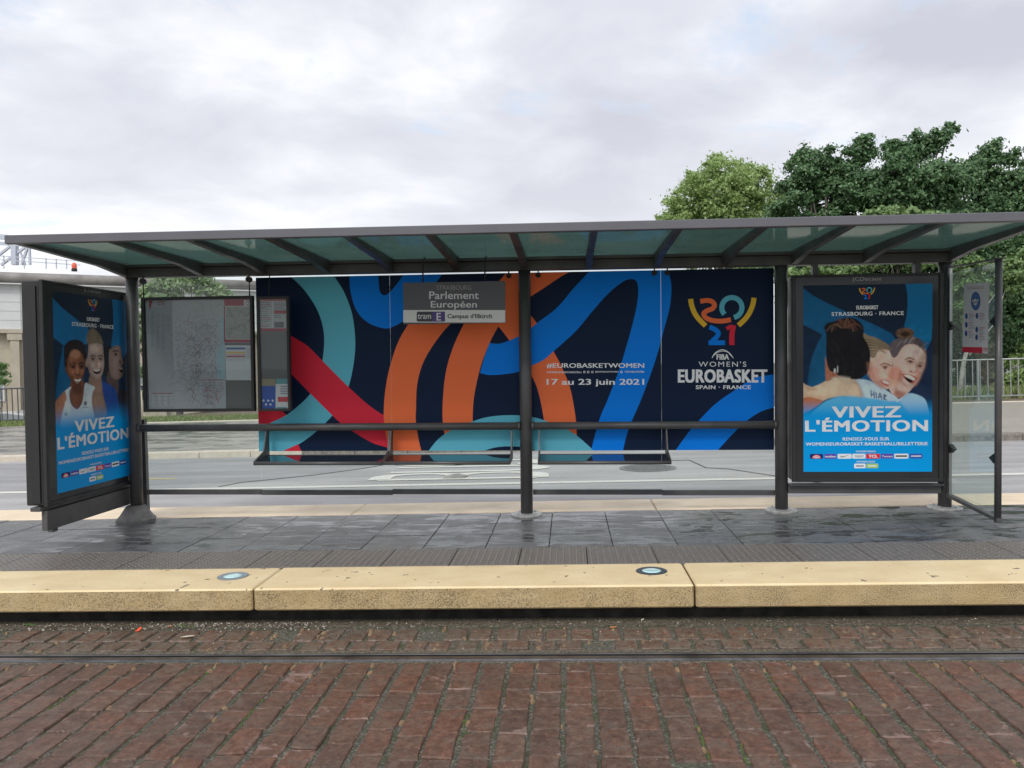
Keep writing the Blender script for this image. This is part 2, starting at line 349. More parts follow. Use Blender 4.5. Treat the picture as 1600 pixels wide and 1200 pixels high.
road = empty('road', rot=GR, kind='structure')
MB().box(LX, 8.36, -.40, RX, 14.85, -.17).obj('asphalt', ASPH, road)
MB().box(LX, 10.72, -.166, RX, 10.88, -.1655+.0015).obj('road_marking', PAINT, road, label='long white edge line on the bus lane')
bus = MB()
yb = UG(0, 0, -.17)
def bus_letter(paths, y0, y1, x0, x1, w):
    # letters lie on the road, tops towards -X, read towards +Y ; u along +Y, v along -X
    for pts in paths:
        P = [Vector((x1-(x1-x0)*v, y0+(y1-y0)*u, -.1625)) for u, v in pts]
        n = len(P); L = []; Rr = []
        for i, p in enumerate(P):
            t = (P[min(i+1, n-1)]-P[max(i-1, 0)]).normalized(); s = Vector((-t.y, t.x, 0))
            ww = Vector((s.x*.16, s.y*.075, 0)); L.append(p+ww); Rr.append(p-ww)
        o = len(bus.v); bus.add(L+Rr, [(i, i+1, n+i+1, n+i) for i in range(n-1)])
def arc(cx, cy, rx, ry, a0, a1, n=16):
    return [(cx+rx*math.cos(math.radians(a0+(a1-a0)*i/n)), cy+ry*math.sin(math.radians(a0+(a1-a0)*i/n))) for i in range(n+1)]
bx0 = -2.72; bx1 = -.45
bus_letter([[(0, 0), (0, 1)], [(0, 1), (.45, 1)]+arc(.45, .76, .5, .24, 90, -90)+[(0, .52)], [(0, .52), (.5, .52)]+arc(.5, .26, .5, .26, 90, -90)+[(0, 0)]], 11.33, 11.93, bx0, bx1, .1)
bus_letter([[(0, 1), (0, .25)]+arc(.5, .25, .5, .25, 180, 360)+[(1, 1)]], 12.12, 12.70, bx0, bx1, .1)
bus_letter([arc(.5, .76, .48, .24, 20, 270)+arc(.5, .26, .48, .26, 90, -160)], 12.90, 13.46, bx0, bx1, .1)
bus.obj('road_marking', PAINT, road, label='large letters BUS painted along the lane')
MB().box(-6.9, 11.9, -.166, -6.0, 11.98, -.164).obj('road_marking', PAINTY, road, label='short faded yellow dash')
MB().add([(x, y, -.1685) for x, y in ((-30, 10.95), (-4.93, 10.95), (-4.75, 11.35), (-3.9, 12.0), (-3.3, 12.7), (-2.9, 13.4), (-2.6, 14.6), (-30, 14.6))], [(0, 1, 2, 3, 4, 5, 6, 7)]).obj('asphalt_patch', mat('newer_asphalt', build=lambda t, p, c: b_asph(t, p, c, (.21, .21, .215), (.34, .337, .337))), road)
crk = MB(); cp = [(-4.9, 11.0), (-4.75, 11.35), (-3.9, 12.0), (-3.3, 12.7), (-2.9, 13.4), (-2.6, 14.6)]
for a, b in zip(cp, cp[1:]): crk.bar((a[0], a[1], -.168), (b[0], b[1], -.168), .03, .01)
for a, b in zip([(.95, 12.9), (1.9, 12.95), (2.0, 12.0), (2.3, 11.8)], [(1.9, 12.95), (2.0, 12.0), (2.3, 11.8), (3.4, 9.9)]): crk.bar((a[0], a[1], -.168), (b[0], b[1], -.168), .025, .01)
crk.obj('tar_seam', mat('tar', (.05, .05, .052), .5), road)
fp = empty('far_pavement', rot=GR, kind='structure')
MB().box(LX, 15.13, -.40, RX, 24.0, -.05).obj('pavement_surface', FARPAV, fp)
MB().box(LX, 15.10, -.40, RX, 15.13, -.075).obj('gutter_slot', BLACK, fp)
kx = -19.
km = [MB().cbox(-.497, -.125, -.14, .497, .125, 0, .012).mesh('far_kerb_stone', [q]) for q in (FARK, FARKM)]
k = 0
while kx < 16:
    o = link(bpy.data.objects.new('far_kerb_stone', km[0 if kx < -5.9 else 1])); o.parent = fp; o.location = (kx+.5, 14.975, -.05+random.uniform(-.006, .006))
    kx += 1.0
ek = MB().cbox(-.497, -.11, -.14, .497, .11, 0, .012).mesh('verge_kerb_stone', [FARK])
for i in range(34):
    o = link(bpy.data.objects.new('verge_kerb_stone', ek)); o.parent = fp; o.location = (-15.5+i, 24.11, -.03)

# platform ------------------------------------------------------
plat = empty('platform', rot=GR, kind='structure')
MB().box(LX, 5.30, -.42, RX, 8.33, -.045).obj('core', mat('shade_dark_core', (.018, .017, .014), .85, var=.6, vs=9), plat)  # near-black colour paints in the shade of the recess below the kerb
sm = [MB().cbox(-.246, -.2435, -.04, .246, .2435, 0, .003).mesh('paving_slab', [SLAB])]
xs0 = -7.35
rows = [(6.262, 6.75), (6.752, 7.24), (7.242, 7.757)]
xl = UG(859.8, 833.8).x
xj = [xl+.4975*k for k in range(-13, 13)]
for ri, (y0, y1) in enumerate(rows):
    for x in xj:
        o = link(bpy.data.objects.new('paving_slab', sm[0])); o.parent = plat
        o.location = (x+.249, (y0+y1)/2, random.uniform(-.0025, .0015)); o.scale = (1, (y1-y0)/.4975, 1)
        o.rotation_euler = (random.gauss(0, .002), random.gauss(0, .002), 0)
tm = MB().cbox(-.246, -.272, -.04, .246, .272, 0, .003).mesh('tactile_slab', [TACT])
xt = UG(917, 866).x
tx = [xt+.4975*k for k in range(-13, 13)]
for x in tx:
    o = link(bpy.data.objects.new('tactile_slab', tm)); o.parent = plat; o.location = (x+.249, 5.985, -.001+random.uniform(-.001, .001))
st = MB()
for x in tx:
    for i in range(10):
        for j in range(11):
            st.lathe(x+.249+(i-4.5)*.049, 5.985+(j-5)*.049, [(.012, -.002), (.007, .0038)], 6)
st.obj('tactile_studs', TACT, plat, kind='stuff')
def joints(pts, hh):
    return sorted(UG(x, y, hh).x for x, y in pts)
# front kerb stones: joints seen at two places, stones of one length
ja = UG(399, 917).x; jb = UG(1083, 909).x; L = jb-ja
for k in range(-2, 4):
    x0 = ja+(k-1)*L; a = MB().cbox(x0+.006, 5.15+random.uniform(-.003, .003), -.148, x0+L-.006, 5.705, 0+random.uniform(-.002, .002), .01)
    a.obj('kerb_stone', KERB, plat)
ra = UG(560, 796).x; rb = UG(1022, 789).x; L2 = rb-ra
for k in range(-2, 5):
    x0 = ra+(k-1)*L2
    MB().cbox(x0+.004, 7.765, -.2, x0+L2-.004, 8.36, .004, .012).obj('rear_kerb_stone', KERB2, plat)
    
# track ---------------------------------------------------------
TH = -.25
trk = empty('track_paving', rot=GR, kind='structure')
MB().box(LX, -4, -.6, RX, 4.515, TH-.0085).obj('joint_bed', JOINT, trk)
MB().box(LX, 4.665, -.6, RX, 5.14, TH-.010).obj('joint_bed', JOINT, trk)
MB().box(LX, 5.14, -.6, RX, 5.30, TH-.002).obj('concrete_strip', STRIP, trk)
MB().box(LX, 4.655, -.6, RX, 4.70, TH-.003).obj('mortar_strip', STRIP, trk)
MB().box(LX, 4.5, -.6, RX, 4.53, TH-.004).obj('mortar_strip', STRIP, trk)
def brick_mesh(seed, hw=.0655, hl=.118):
    r = random.Random(seed); per = []
    nx, ny = 2, 4
    P = []
    for i in range(nx): P.append((-hw+2*hw*i/nx, -hl))
    for i in range(ny): P.append((hw, -hl+2*hl*i/ny))
    for i in range(nx): P.append((hw-2*hw*i/nx, hl))
    for i in range(ny): P.append((-hw, hl-2*hl*i/ny))
    P = [(x+r.gauss(0, .0022), y+r.gauss(0, .0022)) for x, y in P]
    if r.random() < .5:
        i = r.choice([0, nx, nx+ny, 2*nx+ny]); P[i] = (P[i][0]*.86, P[i][1]*.92)
    n = len(P); v = [(x, y, -.04) for x, y in P]+[(x, y, -.007+r.gauss(0, .001)) for x, y in P]+[(x*.93, y*.965, r.gauss(0, .001)) for x, y in P]
    f = []
    for k in (0, 1):
        for i in range(n): j = (i+1) % n; f.append((k*n+i, k*n+j, k*n+n+j, k*n+n+i))
    f.append(tuple(2*n+i for i in range(n)))
    m_ = MB().add(v, f).mesh('brick', [BRICK]); return m_
BM = [brick_mesh(i) for i in range(14)]
PITCH = .1535
stuffb = MB(); nb = 0
def put_brick(x, y, sx, sy, cat_ok):
    global nb
    z = TH+random.gauss(0, .0022); me = random.choice(BM); rz = random.gauss(0, .012)
    flip = random.random() < .5
    if cat_ok and nb < 292:
        o = link(bpy.data.objects.new('brick', me)); o.parent = trk; o.location = (x, y, z); o.scale = (sx, sy, 1)
        o.rotation_euler = (random.gauss(0, .008), random.gauss(0, .010), rz+(math.pi if flip else 0)); nb += 1
    else:
        stuffb.add([(x+v.co.x*sx, y+v.co.y*sy, z+v.co.z) for v in me.vertices], [tuple(p.vertices) for p in me.polygons])
def inframe(x, y):
    d = Vector((x, y, S*x+TH))-C0; zz = d.dot(fw)
    return zz > .3 and abs(d.dot(rt)/zz*F) < 815 and abs(d.dot(up)/zz*F) < 625
for ci in range(-46, 47):
    x = ci*PITCH+.035+random.gauss(0, .002); y = 4.497; 
    while y > 1.7:
        ln = random.uniform(.205, .262)
        if y == 4.497: ln *= random.uniform(.55, 1)
        yc = y-ln/2
        if random.random() > .012: put_brick(x+random.gauss(0, .002), yc, 1+random.gauss(0, .012), (ln-.007)/.236, inframe(x, yc-.1) or inframe(x, yc+.1))
        y -= ln
for ci in range(-46, 47):
    for ri, (ya, yb_) in enumerate(((4.715, 4.865), (4.875, 5.085))):
        x = ci*.158+(.07 if ri else 0)+random.gauss(0, .004)
        if random.random() < .94: put_brick(x, (ya+yb_)/2, 1.0, (yb_-ya-.008)/.236, inframe(x, 4.9))
stuffb.obj('paving_bricks', BRICK, trk, kind='stuff')
# tan mortar lumps in the joints and grit by the kerb foot
lm = MB()
def blob(mb, x, y, z, rx, ry, rz, mi=0, n=6):
    a0 = random.random()*6; v = [(x+rx*math.cos(a0+2*math.pi*k/n)*random.uniform(.7, 1.25), y+ry*math.sin(a0+2*math.pi*k/n)*random.uniform(.7, 1.25), z) for k in range(n)]
    v += [(x+(p[0]-x)*.55, y+(p[1]-y)*.55, z+rz) for p in v]
    mb.add(v, [(i, (i+1) % n, n+(i+1) % n, n+i) for i in range(n)]+[tuple(range(n, 2*n))], mi)
for i in range(150):
    ci = random.randint(-26, 24); x = (ci+.5)*PITCH+.035; y = random.choice([random.uniform(2.9, 4.45), random.uniform(4.38, 4.5), random.uniform(4.7, 5.1), random.uniform(4.7, 5.1)])
    blob(lm, x+random.gauss(0, .008), y, TH-.010, random.uniform(.010, .022), random.uniform(.014, .04), .0135)
lm.obj('mortar_lumps', TANM, trk, kind='stuff')
grit = MB()
for i in range(2100):
    left = random.random() < .62
    x = (-1.6-abs(random.gauss(0, 1.3))) if left else random.uniform(-4.5, 4.5)
    y = 5.24-abs(random.gauss(0, .075 if left else .05)); s_ = random.uniform(.002, .007)*(1.2 if left else 1)
    blob(grit, x, y, TH-.004, s_, s_*random.uniform(.5, 1.2), s_*.9, random.choices([0, 1, 2, 3], [.58, .27, .06, .09])[0], 5)
for i in range(500):
    x = random.uniform(-4.5, 4.3); y = random.uniform(4.72, 5.15); s_ = random.uniform(.0015, .004)
    blob(grit, x, y, TH+.0, s_, s_, s_*.8, random.choice([0, 1, 2]), 5)
grit.obj('gravel_grit', [mat('grit_brown', (.10, .075, .05), .8), mat('grit_grey', (.30, .28, .25), .8), mat('grit_pale', (.55, .5, .42), .7), mat('grit_black', (.02, .02, .02), .6)], trk, kind='stuff')
leafm = MB()
for i in range(260):
    x = random.choice([random.gauss(-1.9, .16), random.gauss(-2.95, .25), random.gauss(-1.05, .1), random.gauss(-3.4, .1)]); y = random.gauss(5.16, .03)
    a = random.random()*6; w_ = random.uniform(.004, .012)
    d1 = Vector((math.cos(a), math.sin(a), 0))*w_; d2 = Vector((-math.sin(a), math.cos(a), 0))*w_*.4
    p = Vector((x, y, TH+random.uniform(.002, .012)))
    leafm.add([p-d1, p+d2, p+d1+Vector((0, 0, .004)), p-d2], [(0, 1, 2, 3)], random.choice([0, 0, 1, 2]))
leafm.obj('leaf_litter', [mat('litter_dark', (.035, .025, .018), .7), mat('litter_pale', (.5, .46, .38), .7), mat('litter_brown', (.16, .09, .04), .7)], trk, kind='stuff')

# tram rail
rl = empty('tram_rail', rot=GR, label='grooved steel tram rail sunk in the brick paving', cat='rail')
mb = MB()
prof = [(4.535, -.012), (4.538, -.002), (4.545, .002), (4.592, .002), (4.598, -.003), (4.600, -.035), (4.632, -.035), (4.634, -.004), (4.638, -.001), (4.652, -.001), (4.655, -.006)]
pv = [(x, y, TH+z) for x in (LX, RX) for y, z in prof]; n = len(prof)
mb.add(pv, [(i, i+1, n+i+1, n+i) for i in range(n-1)][:4]+[(i, i+1, n+i+1, n+i) for i in range(n-1)][7:], 0)
mb.obj('rail_head', RAILM, rl)
MB().add(pv, [(i, i+1, n+i+1, n+i) for i in (4, 5, 6)], 0).obj('rail_groove', RAILD, rl)

# recessed lights in the kerb
LENS = mat('pale_blue_lens', (.52, .78, .78), .12, coat=.6); RING = mat('dark_light_ring', (.07, .085, .10), .35, .4)
def glight(px, py, label, rmat):
    p = UG(px, py, .0); e = empty('kerb_light', p, GR, label=label, cat='ground light', group='round lights sunk in the platform edge')
    MB().lathe(0, 0, [(.105, -.004), (.105, .004), (.1, .006), (.066, .006), (.064, .003)], 36).obj('light_ring', rmat, e)
    MB().lathe(0, 0, [(.064, .002), (.063, .0065), (.04, .009), (.002, .0095)], 36, smooth=True).obj('lens', LENS, e)
glight(364, 900.5, 'round light in the left kerb stone beside the joint', mat('grey_light_ring', (.30, .34, .38), .3, .5))
glight(1018, 892.5, 'round light with dark ring in the middle kerb stone', RING)
# manhole
mp = UG(1012, 731.5, -.17)
mh = empty('manhole_cover', G(mp.x, mp.y, -.166), GR, label='round iron manhole cover in the bus lane asphalt', cat='manhole')
IRON = mat('worn_cast_iron', (.20, .20, .197), .55, .5, var=.3, vs=30)
MB().lathe(0, 0, [(.42, -.02), (.42, .004), (.385, .004)], 40).obj('rim', IRON, mh)
mb = MB().lathe(0, 0, [(.37, -.02), (.37, .005)], 40)
for i in range(-7, 8):
    w_ = math.sqrt(max(0, .34**2-(i*.045)**2))
    mb.box(-w_, i*.045-.012, .005, w_, i*.045+.012, .011)
mb.obj('cover', IRON, mh)

# ------------------------------------------------------------------ bus shelter
YP = 7.61; XP = [-4.222, -.402, 1.958, 3.418]; ZB = 2.295; PR = .0575
sh = empty('bus_shelter', (-.4, YP, S*-.4), label='long grey steel tram shelter with green glass roof and printed back glass', cat='shelter')
OFF = -Vector(sh.location)
def sobj(mb, name, mats, parent=None, **k):
    o = mb.obj(name, mats, parent or sh, **k)
    if not parent: o.location = OFF
    return o
for i, x in enumerate(XP):
    g = S*x
    p_ = sobj(MB().tube([(x, YP, g-.02), (x, YP, ZB+.02)], PR, 28), 'post', STEEL)
    if i == 0:
        MB().lathe(x, YP-.02, [(.185, g-.01), (.19, g+.03), (.165, g+.05), (.095, g+.15), (.075, g+.16)], 8).obj('base_cover', CASTC, p_)
    else:
        MB().lathe(x, YP, [(.145, g-.01), (.147, g+.009), (.135, g+.018), (.062, g+.021)], 36).obj('base_plate', PLATE, p_)
        for a in range(4): MB().lathe(x+.1*math.cos(a*1.571+.7), YP+.1*math.sin(a*1.571+.7), [(.011, g+.014), (.011, g+.028), (.007, g+.032)], 6).obj('bolt', GALV, p_)
# rear leg behind the left post
sobj(MB().bar(UY(223.5, 655, 7.80), UY(229, 806, 7.80), .05, .05), 'rear_strut', STEEL)
# beams
sobj(MB().cbox(-4.27, 7.54, ZB, 3.475, 7.66, 2.385, .006), 'rear_beam', STEEL)
sobj(MB().box(-4.27, 7.50, 2.386, 3.475, 7.72, 2.412), 'gutter', STEEL)
XR0, XR1, YF0 = -4.285, 3.48, 5.936
sobj(MB().cbox(XR0, YF0-.02, 2.381, XR1, YF0+.035, 2.447, .005), 'fascia', STEEL_L)
rx = [-4.245, -3.50, -2.885, -2.27, -1.66, -1.035, -.402, .20, .82, 1.435, 2.06, 2.69, 3.44]
for x in rx:
    # tapered rafter: deep at the back, slim at the front
    y0, y1 = YF0+.036, 7.539
    w_ = .027; v = []
    for y, zl in ((y0, 2.392), (y1-.45, 2.352), (y1, 2.30)):
        v += [(x-w_, y, zl), (x+w_, y, zl), (x+w_, y, 2.415), (x-w_, y, 2.415)]
    f = [(3, 2, 1, 0), (8, 9, 10, 11)]
    for q in (0, 4):
        for i in range(4): j = (i+1) % 4; f.append((q+i, q+j, q+4+j, q+4+i))
    sobj(MB().add(v, f), 'rafter', STEEL)
for a, b in zip(rx, rx[1:]):
    sobj(MB().box(a+.004, YF0+.04, 2.419, b-.004, 7.70, 2.427), 'roof_pane', GLASS_R)
# thin trim on top of rafters hiding the glass joints
for x in rx: sobj(MB().box(x-.02, YF0+.04, 2.4285, x+.02, 7.70, 2.436), 'glazing_bar', STEEL)
# mid rail (in front) and low parts
ZR = .838
sobj(MB().tube([(XP[0]+.05, YP-.03, ZR), (XP[1]-.05, YP-.03, ZR)], .036, 20), 'handrail', STEEL)
sobj(MB().tube([(XP[1]+.05, YP-.03, ZR), (XP[2]-.05, YP-.03, ZR)], .036, 20), 'handrail', STEEL)
for x in (XP[0]+.065, XP[1]-.065, XP[1]+.065, XP[2]-.065): sobj(MB().tube([(x-.012, YP-.03, ZR), (x+.012, YP-.03, ZR)], .041, 20), 'collar', STEEL)
# back glass panes
YG = 7.70
panes = [(-4.165, -3.008), (-3.002, -1.7055), (-1.7025, -.462), (-.345, .8745), (.8758, 1.918)]
pane_objs = []
dz = [0, -.004, .004, .0, -.006]
for (a, b), d_ in zip(panes, dz):
    o = sobj(MB().box(a, YG, .20+d_, b, YG+.010, 2.30), 'glass_pane', GLASS)
    MB().box(a, YG-.014, .172+d_, b, YG+.024, .220+d_).obj('pane_channel', STEEL, o)
    pane_objs.append(o)
for x in (-.555, -.275, .815, .935):
    sobj(MB().tube([(x, YG-.012, 2.262), (x, YG+.03, 2.262)], .026, 18), 'glass_clamp', BLACK)
    sobj(MB().box(x-.006, YG-.02, 2.275, x+.006, YG-.008, 2.30), 'clamp_tab', BLACK)
# beam under the right poster case
sobj(MB().cbox(XP[2]+.05, YP-.05, .205, XP[3]-.05, YP+.03, .285, .004), 'lower_beam', STEEL)
sobj(MB().box(XP[2]+.05, YP-.10, .2855, XP[3]-.05, YP+.03, .293), 'ledge', STEEL_L)
# right side glass
e_ = .0
sg = sobj(MB().box(3.414, 6.74, .19, 3.424, 7.50, 2.19), 'side_pane', GLASS_S)
sobj(MB().tube([(3.42, 6.70, .115), (3.42, 6.70, 2.21)], .026, 18), 'side_post', STEEL)
sobj(MB().cbox(3.385, 6.655, 2.2105, 3.455, 6.745, 2.222, .003), 'post_cap', STEEL)
sobj(MB().bar((3.42, 7.56, .195), (3.42, 6.67, .135), .045, .03), 'bottom_arm', STEEL)
sobj(MB().bar((3.42, 7.56, 2.245), (3.42, 6.70, 2.215), .02, .014), 'top_arm', STEEL)
sobj(MB().box(3.408, 7.5005, .19, 3.43, 7.545, 2.24), 'edge_strip', ALU)
for z in (1.72, .62):
    for y, s_ in ((7.50, -1), (6.73, 1)):
        sobj(MB().add([(3.40, y, z+.04), (3.40, y+s_*.075, z), (3.40, y, z-.04), (3.44, y, z+.04), (3.44, y+s_*.075, z), (3.44, y, z-.04)], [(0, 1, 2), (5, 4, 3), (0, 3, 4, 1), (1, 4, 5, 2), (2, 5, 3, 0)]), 'glass_clamp', BLACK)

# ------------------------------------------------------------------ flat print helpers
def crom(pts, n=7):
    if len(pts) < 3: return [tuple(p) for p in pts]
    P = [pts[0]]+list(pts)+[pts[-1]]; o = []
    for i in range(1, len(P)-2):
        for k in range(n):
            t = k/n; a, b, c, d = P[i-1], P[i], P[i+1], P[i+2]
            o.append(tuple(.5*((2*b[j])+(-a[j]+c[j])*t+(2*a[j]-5*b[j]+4*c[j]-d[j])*t*t+(-a[j]+3*b[j]-3*c[j]+d[j])*t**3) for j in (0, 1)))
    o.append(tuple(pts[-1])); return o
def tess(poly):
    from mathutils.geometry import tessellate_polygon
    return tessellate_polygon([[Vector((p[0], p[1], 0)) for p in poly]])
def stroke(pts, w, closed=False, smooth=True):
    P = crom(pts, 6) if smooth else list(pts)
    n = len(P); A = []; B = []
    for i, p in enumerate(P):
        a = P[max(i-1, 0)]; b = P[min(i+1, n-1)]; dx, dy = b[0]-a[0], b[1]-a[1]; l = math.hypot(dx, dy) or 1
        A.append((p[0]-dy/l*w/2, p[1]+dx/l*w/2)); B.append((p[0]+dy/l*w/2, p[1]-dx/l*w/2))
    return A+B, [(i, i+1, n+i+1, n+i) for i in range(n-1)]
class Print:
    """flat printed shapes on a plane: to3(u,v,k) lifts layer k off the sheet"""
    def __init__(s, to3): s.to3 = to3; s.mb = MB(); s.k = 1; s.mats = []
    def mi(s, m_):
        if m_ not in s.mats: s.mats.append(m_)
        return s.mats.index(m_)
    def poly(s, pts, m_, k=None):
        k = k or s.k; s.mb.add([s.to3(p[0], p[1], k) for p in pts], [tuple(t) for t in tess(pts)], s.mi(m_)); s.k += 0
    def strip(s, pts, w, m_, k=None, smooth=True):
        v, f = stroke(pts, w, smooth=smooth); s.mb.add([s.to3(p[0], p[1], k or s.k) for p in v], f, s.mi(m_))
    def rect(s, x0, y0, x1, y1, m_, k=None): s.poly([(x0, y0), (x1, y0), (x1, y1), (x0, y1)], m_, k)
    def disc(s, cx, cy, rx, ry, m_, k=None, n=20): s.poly([(cx+rx*math.cos(2*math.pi*i/n), cy+ry*math.sin(2*math.pi*i/n)) for i in range(n)], m_, k)
    def obj(s, name, parent, **kk):
        return s.mb.obj(name, s.mats, parent, **kk)
import unicodedata
DG = bpy.context.evaluated_depsgraph_get
def text_mesh(txt, bold=0., spacing=1.):
    c = bpy.data.curves.new('lettering', 'FONT'); c.body = txt; c.size = 1; c.offset = bold; c.space_character = spacing; c.resolution_u = 3
    o = bpy.data.objects.new('lettering', c); SC.collection.objects.link(o)
    bpy.context.view_layer.update()
    ev = o.evaluated_get(DG()); me = ev.to_mesh()
    v = [tuple(q.co) for q in me.vertices]; f = [tuple(p.vertices) for p in me.polygons]
    ev.to_mesh_clear(); bpy.data.objects.remove(o); bpy.data.curves.remove(c); return v, f
def put_text(txt, box, to3, m_, parent, k=6, bold=0., spacing=1., name='lettering', **kk):
    """box in sheet coordinates (u0, vtop, u1, vbottom); capitals fill it"""
    b_ = bold; bold = 0.; v, f = text_mesh(txt, 0., spacing)
    plain = ''.join(ch for ch in unicodedata.normalize('NFD', txt) if not unicodedata.combining(ch))
    vb = text_mesh(plain, bold, spacing)[0] if plain != txt else v
    x0 = min(p[0] for p in vb)-b_; x1 = max(p[0] for p in vb)+b_; y0 = min(p[1] for p in vb)-b_*.5; y1 = max(p[1] for p in vb)+b_*.5
    a, b, c_, d = box
    par_ = list(range(len(v)))
    def fd(i):
        while par_[i] != i: par_[i] = par_[par_[i]]; i = par_[i]
        return i
    for q in f:
        for j in q[1:]: par_[fd(j)] = fd(q[0])
    ids = {}; isl = [ids.setdefault(fd(i), len(ids)) for i in range(len(v))]
    pts = [to3(a+(p[0]-x0)/(x1-x0)*(c_-a), d+(p[1]-y0)/(y1-y0)*(b-d), k+.35*(isl[i] % 3)) for i, p in enumerate(v)]
    mb = MB().add(pts, f)
    if b_:
        for n_, (dx, dy) in enumerate(((-b_, .5*b_), (b_, .5*b_), (-b_, -.5*b_), (b_, -.5*b_), (-.5*b_, 0), (.5*b_, 0))):
            mb.add([to3(a+(p[0]+dx-x0)/(x1-x0)*(c_-a), d+(p[1]+dy-y0)/(y1-y0)*(b-d), k+.4+.3*n_+.09*(isl[i] % 3)) for i, p in enumerate(v)], f)
    return mb.obj(name, m_, parent, **kk)
def pm(name, c, rough=.5, spec=.12): return mat(name, c, rough, spec=spec)
NAVY = pm('navy_vinyl', (.006, .018, .052)); TEAL = pm('teal_vinyl', (.125, .50, .64)); RED = pm('red_vinyl', (.72, .030, .06))
ORANGE = pm('orange_vinyl', (.90, .185, .065)); BLUE = pm('blue_vinyl', (.0, .22, .85)); WHITE = pm('white_vinyl', (.85, .87, .90)); YELL = pm('yellow_vinyl', (.80, .50, .045))

# vinyl on the back glass, drawn from sighted points
VY = YG-.0015
def v3(x, y, k): p = UY(x, y, VY); return (p.x, VY-.0003*k, p.z)
def inv(p): return p
vp = Print(v3)
def chain(*cs):
    o = []
    for c in cs: o += crom(c)
    return o
Xa, Xb = 395, 1225
vp.rect(Xa, 380, Xb, 760, NAVY, 1)
Pr = lambda m_, k, *cs: vp.poly(chain(*cs), m_, k)
# teal ribbon with its foot
Pr(TEAL, 3, [(516, 415), (522, 431), (537, 455), (550, 490), (555, 530), (553, 565), (545, 603), (532, 630), (517, 652), (492, 676), (467, 694), (438, 708), (395, 722)],
   [(395, 672), (422, 661), (445, 650), (465, 635), (485, 615), (498, 588), (505, 555), (506, 520), (497, 487), (477, 455), (452, 430), (434, 415)])
Pr(RED, 2, [(395, 636), (442, 643)], [(442, 643), (450, 655), (430, 668), (395, 690)])
Pr(RED, 4, [(425, 716), (440, 706), (466, 694)], [(466, 694), (474, 714), (476, 730)], [(425, 730), (425, 716)])
Pr(RED, 5, [(440, 512), (456, 525), (480, 540), (505, 565), (545, 605), (575, 632), (600, 649), (625, 660)], [(625, 706), (604, 699), (580, 691), (551, 674), (532, 661), (485, 615), (456, 585), (440, 570)])
# left blue bend
Pr(BLUE, 3, [(546, 415), (546, 432), (548, 457), (557, 485), (575, 504), (600, 513), (615, 510), (632, 500), (660, 470), (690, 430), (700, 415)], [(640, 415), (631, 429), (615, 450), (603, 461), (595, 458), (592, 445), (591, 415)])
# orange uprights
Pr(ORANGE, 6, [(660, 470), (640, 503), (622, 535), (608, 578), (601, 620), (600, 660), (606, 690), (618, 720)], [(664, 720), (656, 695), (650, 660), (650, 640), (652, 600), (662, 565), (682, 532), (706, 504), (740, 478)])
Pr(ORANGE, 6, [(770, 450), (742, 478), (724, 508), (709, 540), (697, 580), (692, 625), (692, 661), (697, 690)], [(760, 700), (741, 670), (739, 640), (743, 607), (752, 570), (765, 536), (779, 510), (800, 480)])
Pr(ORANGE, 5, [(800, 415), (779, 440), (742, 478)], [(779, 510), (793, 528), (812, 556), (829, 584), (841, 612), (850, 657), (853, 700)], [(900, 706), (901, 680), (899, 650), (891, 607), (877, 572), (865, 549), (850, 520), (829, 492), (822, 480)], [(822, 468), (850, 450), (877, 432), (908, 415)])
# blue S
Pr(BLUE, 8, [(750, 583), (765, 586), (785, 585), (809, 581), (829, 572), (850, 562), (867, 547), (900, 517), (925, 487), (950, 459), (972, 441), (986, 436), (995, 441), (997, 462), (990, 500), (970, 570), (950, 623), (936, 657), (922, 710)],
   [(972, 710), (982, 671), (1003, 621), (1024, 563), (1037, 516), (1046, 482), (1049, 454), (1047, 434), (1040, 415)], [(930, 415), (919, 426), (895, 452), (870, 481), (840, 504), (828, 514), (809, 526), (796, 532), (780, 537), (765, 536)], [(765, 536), (757, 558), (750, 583)])
Pr(BLUE, 3, [(1050, 712), (1056, 703), (1077, 674), (1093, 656), (1118, 631), (1146, 611), (1172, 594), (1189, 588), (1225, 583)], [(1225, 634), (1208, 637), (1187, 644), (1165, 659), (1143, 680), (1122, 703), (1116, 712)])
# teal hoop at the bottom
Pr(TEAL, 9, [(664, 712), (670, 704), (685, 686), (707, 671), (740, 658), (760, 652), (785, 649), (811, 649), (829, 651), (851, 657), (890, 673), (918, 695), (934, 712)])
Pr(NAVY, 10, [(740, 712), (760, 703), (782, 698), (812, 698), (832, 702), (850, 712)])
TOPL = UY(404, 432.5, VY); 
ztop = 2.287; zbot = .597
sheets = [(-3.022, -1.7045, .596), (-1.7035, -.458, .596), (-.35, .8744, .592), (.8760, 1.914, .592)]
def inside(ob, a, b, z0, z1):
    bm = bmesh.new(); bm.from_mesh(ob)
    for co_, no in (((a, 0, 0), (-1, 0, 0)), ((b, 0, 0), (1, 0, 0)), ((0, 0, z0), (0, 0, -1)), ((0, 0, z1), (0, 0, 1))):
        bmesh.ops.bisect_plane(bm, geom=bm.verts[:]+bm.edges[:]+bm.faces[:], plane_co=co_, plane_no=no, clear_outer=True)
    me = bpy.data.meshes.new('vinyl_print'); bm.to_mesh(me); bm.free()
    for q in ob.materials: me.materials.append(q)
    return me
full = vp.mb.mesh('vinyl_print', vp.mats)
vin = []
for (a, b, z0), po in zip(sheets, pane_objs[1:]):
    aa = a
    o = link(bpy.data.objects.new('vinyl_print', inside(full, a, b, z0, ztop))); o.parent = po
    bk = MB().box(a+.001, VY+.0002, z0+.001, b-.001, VY+.0012, ztop-.001).obj('vinyl_backing', NAVY, po)
    vin.append(o)
vin[0]['label'] = 'navy vinyl with teal and red ribbons'
P3, P4 = pane_objs[3], pane_objs[4]
